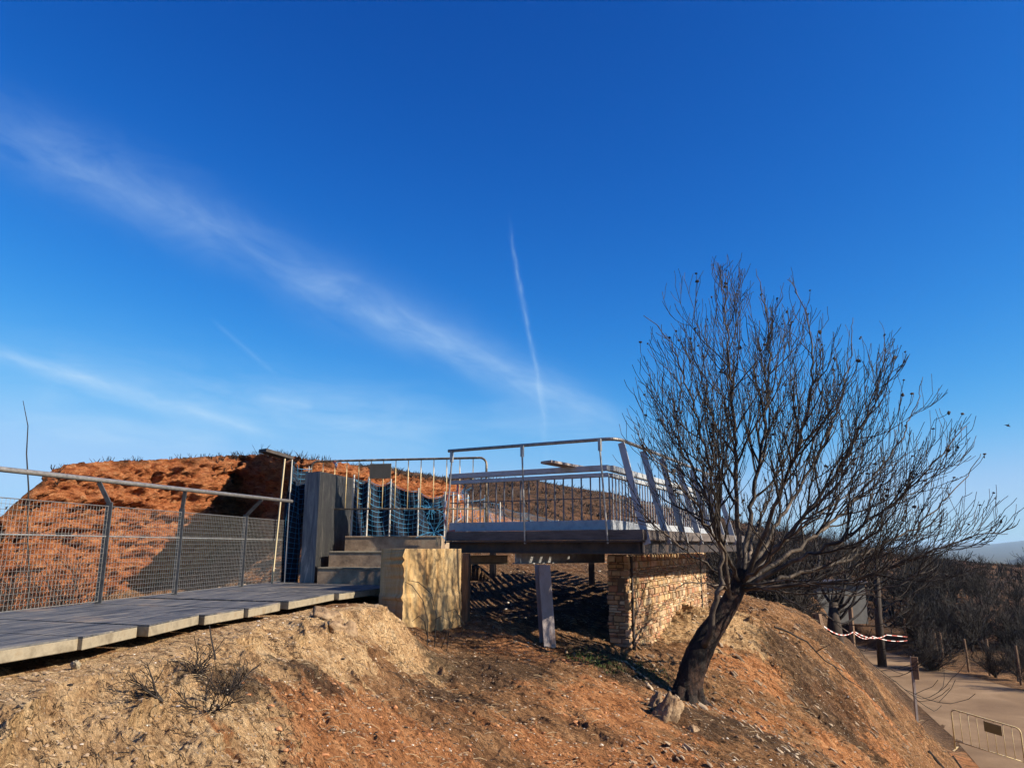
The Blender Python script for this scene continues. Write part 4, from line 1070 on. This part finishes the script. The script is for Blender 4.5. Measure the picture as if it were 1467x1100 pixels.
for (px_, Yd, k, s) in ((1290,47,1,.85),(1320,44,0,.75),(1345,46,1,.9),(1375,43,0,.8),(1402,37,1,.85),(1432,36,0,.85),(1455,33.5,1,.9),(1470,38,2,.8),(1415,46,2,.8),(1385,52,2,.9),(1350,55,2,.9),(1310,56,0,1),(1280,58,2,1.0),(1445,52,0,1.1),(1480,50,2,1.1),(1510,40,1,1),(1405,60,0,1.2)):
    put_px(k, px_, Yd, s*random.uniform(.4,.75)*(.8 if px_ > 1380 else 1), 'burnt_tree', L1, 'tree', TG)
L2 = 'burnt tree in the dark wood behind the mound and far road end'
for i in range(85):
    px_ = random.uniform(1050, 1500); Yd = random.uniform(58, 112)
    if px_ > 1400 and Yd < 66: continue
    kk_ = random.choice((0,1,2,2)); row = np.interp(px_, [1050,1150,1250,1350,1400,1450], [757,768,782,801,814,820])+random.uniform(-16,16)*(1 if px_ < 1340 else .5)
    s_t = (W(px_, row, Yd).z-hz(azx(px_)*Yd, Yd))/(5.2,4.2,6.2)[kk_]; s_t = max(.2, min(1.0, s_t*.95))
    put_px(kk_, px_, Yd, s_t, 'burnt_tree', L2, 'tree', 'burnt trees of the dark wood')
L3 = 'dense burnt shrub crowding the hollow behind the mound crest'
for i in range(34):
    px_ = random.uniform(1035, 1215); Yd = random.uniform(19, 42)
    if px_ > 1150: continue
    put_px(random.choice((1,3,3,0)), px_, Yd, random.uniform(.32,.55)*(1 if Yd < 30 else 1.25), 'burnt_shrub', L3, 'shrub', 'burnt shrubs behind the mound')
for i in range(22):
    px_ = random.uniform(1300, 1520); Yd = random.uniform(38, 56)
    put_px(3, px_, Yd, random.uniform(.4,.7), 'burnt_shrub', 'low burnt shrub in the scrub beside the far road edge', 'shrub', 'burnt shrubs beyond the road')
# two dark trunks by the road bend
for (px_, y0, y1, Yd, r, lab) in ((1262,800,935,40,.2,'thick blackened trunk standing at the road bend'),(1200,862,925,24,.24,'broad charred stump trunk just behind the mound crest')):
    b = W(px_, y1, Yd); t = W(px_-6, y0, Yd); m = MB(b)
    e = empty('burnt_tree', b, lab, 'tree')
    m.tube([b-Vector((0,0,1)), (b*.6+t*.4)+Vector((-.05,0,0)), t], [r*1.15, r*.9, r*.5], 10); m.build('trunk', M['wooddark'], e, True)
    m2 = MB(b); random.seed(int(px_))
    for k in range(16):
        u = .45+.55*k/16; p = b*(1-u)+t*u; d = Vector((random.uniform(-1,1), random.uniform(-.5,.5), random.uniform(.1,.8)))
        c = curve(p, d, random.uniform(1,2.4), .3, None, .3); m2.tube(c, [.05*(1-.8*j/(len(c)-1)) for j in range(len(c))], 4, False)
    m2.build('crown', M['char2'], e)
# burnt brush on the far hillside reads as a mass
random.seed(5); m = MB()
NB = 5200
pxs = rng.uniform(430, 1480, NB); Ys = rng.uniform(50, 116, NB); xs = (pxs-CX)/FPX*ct*Ys
zs_ = height(xs, Ys)
for i in range(NB):
    b = Vector((xs[i], Ys[i], zs_[i]-.1)); h = random.uniform(.25,.8)*(1.0 if pxs[i] > 1000 else .8)
    for _ in range(4):
        d = Vector((random.uniform(-.9,.9), random.uniform(-.9,.9), random.uniform(.5,1.2)))*h
        sd_ = Vector((random.uniform(-1,1), random.uniform(-1,1), random.uniform(-.3,.3))).normalized()*h*.14
        m.add([b-sd_, b+sd_, b+d], [(0,1,2)])
tag(m.build('hillside_scrub', M['char2']), 'burnt dark scrub speckling the brown hillside', 'scrub', kind='stuff')

# shrubs between fence and cliff
random.seed(17)
for (px_, Yd, h, lab) in ((20,12,2.1,'burnt leafless bush behind the left end of the wire fence'),(70,13.5,2.3,'tall burnt bush between the fence and the cliff foot'),(-40,14,2.6,'burnt bush at the far left edge behind the fence'),(112,15,1.6,'smaller scorched bush in front of the orange cliff face')):
    x = azx(px_)*Yd; z = hz(x, Yd); b = Vector((x,Yd,z)); 
    m = shrub_proto(h, 10, .55, None, 2, .5, .024, int(px_)+200, 0, 1.0)
    e = empty('burnt_bush', b, lab, 'bush'); o = m.build('branches', M['char2'], e)
random.seed(18)
b = W(40,900,10.5); m = MB(b); c = [W(42,830,10.5),W(39,760,10.5),W(41,700,10.5),W(38,650,10.5),W(40,610,10.5),W(33,574,10.5)]
m.tube([b]+c, [.014,.013,.012,.011,.009,.007,.004], 5); tag(m.build('dead_stem', M['char2']), 'tall single dead stem rising against the sky on the left', 'stem')

# foreground burnt shrubs
def fshrub(px_, py_, Yd, h, n_, spd, lab, seed, lean=None):
    x, y, _ = W(px_, py_, Yd); z = hz(x, y)
    m = shrub_proto(h, max(4,int(n_*.6)), spd, None, 1, .25, .009, seed, 0, .55)
    if lean:
        q = Vector((0,0,1)).rotation_difference(Vector(lean)); m.v = [tuple(q @ Vector(v)) for v in m.v]
    e = empty('burnt_shrub', (x,y,z), lab, 'shrub'); m.build('branches', M['char'], e)
fshrub(270,1010,4.9,.26,8,1.1,'low blackened shrub in the middle of the tan bank',301,(-.2,-.3,1))
fshrub(320,1030,4.75,.30,9,1.2,'blackened shrub with a jutting branch at the orange soil edge',302,(.35,-.3,1))
fshrub(290,1060,4.4,.22,8,1.4,'flattened burnt shrub lying lowest on the orange soil',303,(-.3,-.6,.8))
fshrub(215,1050,4.3,.28,6,.8,'sprawling burnt twigs reaching left over the pale rock',304,(-1,-.3,.5))
fshrub(335,1010,5.0,.16,7,1.2,'small charred tuft right of the blackened shrubs',305)
m = MB(); a = [W(312,978,5.35),W(309,945,5.4),W(303,915,5.45),W(300,896,5.5)]; a[0].z = hz(a[0].x,a[0].y)-.02
m.tube(a, [.008,.007,.006,.004], 5); tag(m.build('thin_stem', M['char2']), 'thin upright dead stem above the burnt shrub on the bank', 'stem')
# arching stems in front of the abutment
random.seed(44); e = empty('arching_weed', W(625,925,9.4), 'dry arching weed stems in front of the ochre abutment', 'weed'); O = e.location
for pix in ([(622,932),(625,880),(618,850),(600,834),(585,831)],[(612,938),(613,890),(606,860),(590,838),(580,833)],[(616,932),(608,890),(600,882),(590,890)],[(640,932),(645,890),(632,882),(622,888)],[(660,912),(665,895),(652,872),(640,876)],[(630,935),(640,905),(655,885)],[(600,925),(596,905),(588,905)]):
    c = [W(a,b,9.45+random.uniform(-.1,.1)) for a,b in pix]; m = MB(O); m.tube(c, [.006]+[.005]*(len(c)-2)+[.0025], 4, False); m.build('stem', M['char2'], e)
# fallen branches behind the crest and by the bottom right
random.seed(45)
def fallen(px_, py_, Yd, L, lab, ang, mat='char2', r=.02):
    x, y, _ = W(px_, py_, Yd); p = Vector((x,y,hz(x,y)+.05)); m = MB(p)
    d = Vector((math.cos(ang), math.sin(ang), .0)); pts = [p]; q = p.copy()
    for i in range(8):
        d = (d+Vector((random.gauss(0,.15), random.gauss(0,.15), 0))).normalized(); q = q+d*(L/8); q.z = hz(q.x,q.y)+.04+random.uniform(0,.05); pts.append(q.copy())
        if i > 1 and random.random() < .7:
            c = curve(q, side(d, R(40)), L*.3, .2, None, .3); m.tube(c, [r*.5*(1-.7*j/(len(c)-1)) for j in range(len(c))], 4, False)
    m.tube(pts, [r*(1-.6*j/8) for j in range(9)], 6); tag(m.build('fallen_branch', M[mat]), lab, 'branch')
fallen(1330,1075,15.5,1.8,'dark fallen branch on the dirt at the foot of the mound',-.7,'char',.03)
fallen(1365,1085,17,2.6,'long charred branch lying across the dirt near the barrier',-.5,'char',.025)
fallen(1110,905,13.5,1.1,'curled dead branch on the mound crest right of the tree',.3)
fallen(1235,945,20,2.0,'fallen black branch at the corner of the road',.1,'char')

# ------------------------------------------------------------------ rocks
M['peb'] = simple('loose_stones', (.09,.06,.04), (.28,.20,.13), .9, .95, c2=(.46,.37,.26), bs=.3, detail=10)
M['pebo'] = simple('clay_clods', (.20,.075,.03), (.40,.18,.08), 1.1, .95, c2=(.5,.27,.14), bs=.3, detail=10)
M['pebw'] = simple('pale_chips', (.42,.36,.29), (.62,.56,.48), 3, .9)
def rockm(seed, c, r, sc, rot, name, lab, sub=4, mat='rock'):
    import bmesh
    bm = bmesh.new(); bmesh.ops.create_icosphere(bm, subdivisions=sub, radius=1)
    from mathutils import noise as mn, Euler
    for v in bm.verts:
        n_ = mn.fractal(v.co*1.3+Vector((seed,)*3), .8, 2, 5); k = 1+.38*n_+.2*max(-.4, min(.4, mn.cell(v.co*2.1+Vector((seed,0,0)))-.5))*.4
        v.co = Vector((v.co.x*sc[0], v.co.y*sc[1], v.co.z*sc[2]))*k*r
    bm.transform(Euler(rot).to_matrix().to_4x4())
    me = bpy.data.meshes.new(name); bm.to_mesh(me); bm.free(); me.materials.append(M[mat])
    for p in me.polygons: p.use_smooth = True
    o = bpy.data.objects.new(name, me); col.objects.link(o); o.location = c; return tag(o, lab, 'rock')
def rk(px_, py_, Yd, r, sc, rot, lab, seed, mat='rock', dz=0):
    x, y, _ = W(px_, py_, Yd); return rockm(seed, (x,y,hz(x,y)+dz), r, sc, rot, 'rock', lab, 4, mat)
rk(952,1035,8.1,.22,(.55,.55,1.15),(.35,.35,.3),'slab like tan boulder half buried below the tree',3)
rk(938,1030,8.3,.15,(.4,.5,1.2),(.3,.3,.2),'narrow brown stone leaning against the tan boulder',5)
rk(992,1046,8.0,.06,(1,1,.8),(0,0,.3),'rounded reddish stone right of the tan boulder',8)
rk(468,880,7.7,.13,(1.2,.8,.7),(.2,.3,.1),'fractured brown rock under the walkway end',11,dz=-.02)
rk(497,893,7.6,.14,(.8,.7,1.0),(.2,.2,1.1),'blocky brown rock below the walkway corner',12,dz=-.03)
rk(483,905,7.4,.09,(1.1,.8,.8),(.6,.2,.5),'smaller cracked rock beneath the blocky brown rock',14)
rk(108,956,4.75,.028,(1,.8,1.2),(.6,.3,0),'small smooth cream stone on the bank by the slab edge',21,'slabside',.02)
#rk(1232,1005,14.6,.28,(.9,.5,1.1),(0,.4,.2),'orange rock outcrop on the right shoulder of the mound',31,'pebo',-.1)

# ------------------------------------------------------------------ loose stones and litter
def scatter(N, rmin, rmax, smin, smax, mat, name, lab, flat=.6, ang=(-36,36), pw=3.0, seed=1, only=None):
    g = np.random.default_rng(seed); random.seed(seed)
    a = np.radians(g.uniform(*ang, N)); r = rmin*(rmax/rmin)**g.uniform(0,1,N); X = r*np.sin(a); Y = r*np.cos(a)
    ok = (walk_in(X,Y) < -.03) & (poly_in(X,Y,ROADPOLY) < -.2)
    if only: ok &= (blob(X,Y,only) > .35) & (blob(X,Y,TAN) < .5)
    X, Y, r = X[ok], Y[ok], r[ok]
    Zh = height(X, Y); m = MB()
    for x, y, z, rr_ in zip(X, Y, Zh, r):
        s = (smin+(smax-smin)*random.random()**pw)*(.6+.06*rr_)
        m.ico((x,y,z+s*.15), s, (random.uniform(.7,1.4), random.uniform(.7,1.3), random.uniform(.4,.8)*flat*1.6), .3)
    return tag(m.build(name, M[mat]), lab, 'stones', kind='stuff')
scatter(9000, 3.2, 20, .002, .020, 'peb', 'loose_stones', 'brown and grey loose stones scattered on the slope', seed=2)
scatter(5000, 3.2, 18, .002, .022, 'pebo', 'clay_clods', 'orange clay clods crumbled over the soil', seed=3, only=ORANGE)
scatter(1300, 3.4, 20, .002, .016, 'pebw', 'pale_chips', 'pale stone chips dotted over the slope', seed=4)
scatter(1200, 3.4, 20, .003, .016, 'char', 'charcoal_bits', 'black charcoal bits strewn over the slope', seed=5)
g_f = np.random.default_rng(71); random.seed(71); NF = 1700; a_f = np.radians(g_f.uniform(8, 33, NF)); r_f = 5.5*(17/5.5)**g_f.uniform(0,1,NF); Xf = r_f*np.sin(a_f); Yf = r_f*np.cos(a_f)
keep = (poly_in(Xf,Yf,ROADPOLY) < -.4) & (vnoise(Xf*.8+Yf*.6, Yf*.5, 99) > -.05); Xf, Yf, r_f = Xf[keep], Yf[keep], r_f[keep]; Zf = height(Xf, Yf); m = MB()
from mathutils import Euler
for x, y, z, q in zip(Xf, Yf, Zf, r_f):
    s_ = random.uniform(.008,.02)*(.6+.07*q)*(1.8 if random.random() < .06 else 1)
    m.ico((x,y,z+s_*.2), s_, (random.uniform(1.2,2.8), random.uniform(.5,.9), random.uniform(.35,.7)), .3, Euler((random.uniform(-.2,.2), .55, -.8+random.uniform(-.3,.3))))
tag(m.build('slate_flakes', M['peb']), 'elongated stone flakes lying down the right flank of the mound', 'stones', kind='stuff')
# dry twig and grass litter
g = np.random.default_rng(8); N = 3800; a = np.radians(g.uniform(-36,36,N)); r = 3.3*(22/3.3)**g.uniform(0,1,N); X = r*np.sin(a); Y = r*np.cos(a)
ok = (walk_in(X,Y) < -.03) & (poly_in(X,Y,ROADPOLY) < -.3); X, Y, r = X[ok], Y[ok], r[ok]; Zh = height(X,Y)
md, ml = MB(), MB(); random.seed(8)
for x, y, z, q in zip(X, Y, Zh, r):
    b = Vector((x,y,z+.005)); L = random.uniform(.03,.13)*(.6+.05*q); an = random.uniform(-1.6,.6); up = random.uniform(-.1,.5)
    d = Vector((math.cos(an), math.sin(an)*.8, up-.25))*L; k = .0014+.00016*q
    (ml if random.random() < .6 else md).tube([b, b+d*.5+Vector((0,0,L*.1)), b+d], [k, k, k*.4], 3, False)
M['straw'] = simple('dry_straw', (.30,.21,.11), (.52,.40,.24), 3, .8)
tag(ml.build('dry_litter', M['straw']), 'straw coloured dry stalks littering the slope', 'litter', kind='stuff')
tag(md.build('burnt_litter', M['char2']), 'dark burnt twigs littering the slope', 'litter', kind='stuff')
# few green tufts
M['green'] = simple('moss_green', (.03,.05,.012), (.07,.10,.025), 9, .9)
m = MB(); random.seed(9)
for (px_, py_, Yd, nn, sp2) in ((838,948,9.8,500,.16),(872,955,9.6,300,.13),(935,958,9.9,500,.25),(990,960,10.2,160,.3)):
    cx_, cy_, _ = W(px_, py_, Yd)
    xs2 = np.array([random.gauss(cx_, sp2) for _ in range(nn)]); ys2 = np.array([random.gauss(cy_, sp2) for _ in range(nn)]); zz = height(xs2, ys2)
    for x, y, z in zip(xs2, ys2, zz):
        b = Vector((x,y,z)); d = Vector((random.uniform(-.02,.02), random.uniform(-.02,.02), random.uniform(.015,.05))); s_ = Vector((random.uniform(-.005,.005), .004, 0)); m.add([b-s_, b+s_, b+d], [(0,1,2)])
tag(m.build('moss_tufts', M['green']), 'tiny green tufts sprouting near the wall foot', 'grass', kind='stuff')

# ------------------------------------------------------------------ bird
b = W(1443.5,609.5,30); e = MB(b); e.tube([b+Vector((-.10,0,.03)), b, b+Vector((.12,.02,-.04))], [.008,.038,.010], 8)
e.add([b+Vector((-.04,0,.01)), b+Vector((.05,0,-.01)), b+Vector((-.05,.18,.06)), b+Vector((-.02,.02,.03))], [(0,1,2),(0,3,2),(1,3,2)])
e.add([b+Vector((-.04,0,.01)), b+Vector((.05,0,-.01)), b+Vector((-.04,-.18,.05)), b+Vector((-.02,-.02,.03))], [(0,1,2),(0,3,2),(1,3,2)])
tag(e.build('bird', M['char']), 'small dark bird flying right of the tree', 'bird')

# ------------------------------------------------------------------ light, sky, camera
SUN = Vector((.94,-.34,0)).normalized(); EL = R(31)
sun = bpy.data.lights.new('sun', 'SUN'); sun.energy = 5.0; sun.angle = R(.5); sun.color = (1,.88,.71)
so = bpy.data.objects.new('sun', sun); col.objects.link(so)
sv = Vector((SUN.x*math.cos(EL), SUN.y*math.cos(EL), math.sin(EL)))
so.rotation_euler = sv.to_track_quat('Z', 'Y').to_euler()
world = bpy.data.worlds.new('World'); scene.world = world; world.use_nodes = True; nt = world.node_tree
bg = nt.nodes['Background']; sky = nt.nodes.new('ShaderNodeTexSky'); sky.sky_type = 'NISHITA'; sky.sun_disc = False
sky.sun_elevation = EL; sky.sun_rotation = math.atan2(SUN.x, SUN.y); sky.altitude = 900; sky.air_density = 1.0; sky.dust_density = .25; sky.ozone_density = 3.0
EXPO = 1.05; EF = 2**EXPO
ssc = nt.nodes.new('ShaderNodeSeparateColor'); nt.links.new(sky.outputs[0], ssc.inputs[0]); scc = nt.nodes.new('ShaderNodeCombineColor')
for k_, (g_, m_) in enumerate(((2.9,8.2),(1.52,2.05),(1.12,2.12))):
    q_ = mth(nt, 'MULTIPLY', mth(nt, 'POWER', mth(nt, 'MULTIPLY', ssc.outputs[k_], .1), g_), m_)
    lim = (.40,.70,1.05)[k_]      # the air near the horizon levels off instead of burning out
    q_ = mth(nt, 'DIVIDE', q_, mth(nt, 'POWER', mth(nt, 'ADD', 1.0, mth(nt, 'POWER', mth(nt, 'DIVIDE', q_, lim), 3.0)), 1/3.0))
    nt.links.new(mth(nt, 'MULTIPLY', q_, 10/EF), scc.inputs[k_])
tc = nt.nodes.new('ShaderNodeTexCoord'); sx = nt.nodes.new('ShaderNodeSeparateXYZ'); nt.links.new(tc.outputs['Generated'], sx.inputs[0])
yy = mth(nt, 'MAXIMUM', sx.outputs[1], .05); U = mth(nt, 'DIVIDE', sx.outputs[0], yy); V = mth(nt, 'DIVIDE', sx.outputs[2], yy)
front = mth(nt, 'GREATER_THAN', sx.outputs[1], .06)
cm = nt.nodes.new('ShaderNodeCombineXYZ'); nt.links.new(U, cm.inputs[0]); nt.links.new(V, cm.inputs[1])
def uv(px, py): w = W(px, py, 1.0); return w.x, w.z
def band(p, q, w0_, w1_, strength, fade0, fade1, nscale=9, stretch=5, wob=.02, seed=0, lo=.35, hi=.75):
    (x0,y0), (x1,y1) = uv(*p), uv(*q); L = math.hypot(x1-x0, y1-y0); dx, dy = (x1-x0)/L, (y1-y0)/L
    a = mth(nt, 'ADD', mth(nt, 'MULTIPLY', mth(nt, 'SUBTRACT', U, x0), dx), mth(nt, 'MULTIPLY', mth(nt, 'SUBTRACT', V, y0), dy))
    c = mth(nt, 'ADD', mth(nt, 'MULTIPLY', mth(nt, 'SUBTRACT', U, x0), -dy), mth(nt, 'MULTIPLY', mth(nt, 'SUBTRACT', V, y0), dx))
    cb = nt.nodes.new('ShaderNodeCombineXYZ'); nt.links.new(mth(nt, 'MULTIPLY', a, 1.0), cb.inputs[0]); nt.links.new(mth(nt, 'MULTIPLY', c, stretch), cb.inputs[1]); cb.inputs[2].default_value = seed
    n1_ = noise(nt, nscale, 8, .6, cb.outputs[0], .6); n0 = noise(nt, 3.5, 4, .5, cb.outputs[0])
    c2 = mth(nt, 'ADD', c, mth(nt, 'MULTIPLY', mth(nt, 'SUBTRACT', n0, .5), wob*2))
    t = mth(nt, 'DIVIDE', a, L, True); wd_ = mth(nt, 'ADD', mth(nt, 'MULTIPLY', t, w1_-w0_), w0_)
    prof = mth(nt, 'POWER', 2.718, mth(nt, 'MULTIPLY', mth(nt, 'POWER', mth(nt, 'ABSOLUTE', mth(nt, 'DIVIDE', c2, wd_)), 1.7), -1.0))
    ends = nt.nodes.new('ShaderNodeValToRGB'); el = ends.color_ramp.elements; el[0].position = fade0[0]; el[0].color = (fade0[1],)*3+(1,); el[1].position = fade1[0]; el[1].color = (fade1[1],)*3+(1,)
    for pos, val in ((max(0.0, fade0[0]+.22), 1), (min(1.0, fade1[0]-.12), 1)):
        k = el.new(pos); k.color = (val,)*3+(1,)
    at_ = mth(nt, 'DIVIDE', a, L); nt.links.new(at_, ends.inputs[0])
    tex = ramp(nt, n1_, [(lo,(.25,.25,.25)), (hi,(1,1,1))])
    return mth(nt, 'MULTIPLY', mth(nt, 'MULTIPLY', prof, tex), mth(nt, 'MULTIPLY', ends.outputs[0], strength))
bands = [band((-120,130),(965,640),.052,.024,.30,(-.0,.5),(1.0,.1),7,2.6,.03,1),
         band((380,385),(905,615),.030,.018,.26,(0,0),(1.0,0),14,3,.012,2),
         band((728,300),(786,640),.0028,.006,.27,(0,0),(1.0,.3),26,3,.030,3,.42,.66),
         band((-60,490),(420,630),.011,.009,.60,(0,.5),(1.0,0),8,4,.01,4),
         band((-60,520),(640,620),.050,.040,.36,(0,.5),(1.0,0),7,4,.03,5),
         band((300,455),(400,540),.003,.004,.12,(0,0),(1.0,0),12,4,.004,6),
         band((-40,600),(340,640),.018,.020,.40,(0,.5),(1.0,0),9,5,.02,7),
         band((360,568),(450,585),.012,.010,.25,(0,0),(1.0,0),12,4,.01,8),
         band((380,600),(900,625),.035,.030,.30,(0,0),(1.0,0),8,4,.03,9)]
tot = bands[0]
for b_ in bands[1:]: tot = mth(nt, 'ADD', tot, b_)
tot = mth(nt, 'MULTIPLY', tot, front); tot = mth(nt, 'MINIMUM', tot, .8)
cc = mix(nt, tot, scc.outputs[0], (5.6/EF,7.8/EF,10./EF))
nt.links.new(cc, bg.inputs['Color']); bg.inputs['Strength'].default_value = .10

hm = bpy.data.materials.new('haze_air'); hm.use_nodes = True; hn = hm.node_tree
for n_ in list(hn.nodes):
    if n_.type != 'OUTPUT_MATERIAL': hn.nodes.remove(n_)
pv = hn.nodes.new('ShaderNodeVolumePrincipled'); pv.inputs['Color'].default_value = (.50,.74,1,1); pv.inputs['Density'].default_value = 1.0e-4; pv.inputs['Anisotropy'].default_value = .2
hn.links.new(pv.outputs[0], [n_ for n_ in hn.nodes if n_.type == 'OUTPUT_MATERIAL'][0].inputs['Volume'])
hb = MB(); hb.box((0,0,-25), (30000,30000,190)); hz_o = tag(hb.build('haze', hm), 'thin bluish air filling the whole valley', 'haze', kind='stuff')
cam = bpy.data.cameras.new('camera'); co = bpy.data.objects.new('camera', cam); col.objects.link(co)
cam.sensor_width = 36; cam.lens = FPX/1467*36; cam.clip_start = .05; cam.clip_end = 40000
co.location = (0,0,0); co.rotation_euler = (R(90)+TH, 0, 0); scene.camera = co
vs_ = scene.view_settings; vs_.view_transform = 'Standard'; vs_.look = 'None'; vs_.exposure = EXPO; vs_.gamma = 1; vs_.use_curve_mapping = False
scene.cycles.use_denoising = True; scene.cycles.max_bounces = 5; scene.cycles.diffuse_bounces = 3
scene.cycles.use_adaptive_sampling = True; scene.cycles.adaptive_threshold = .02
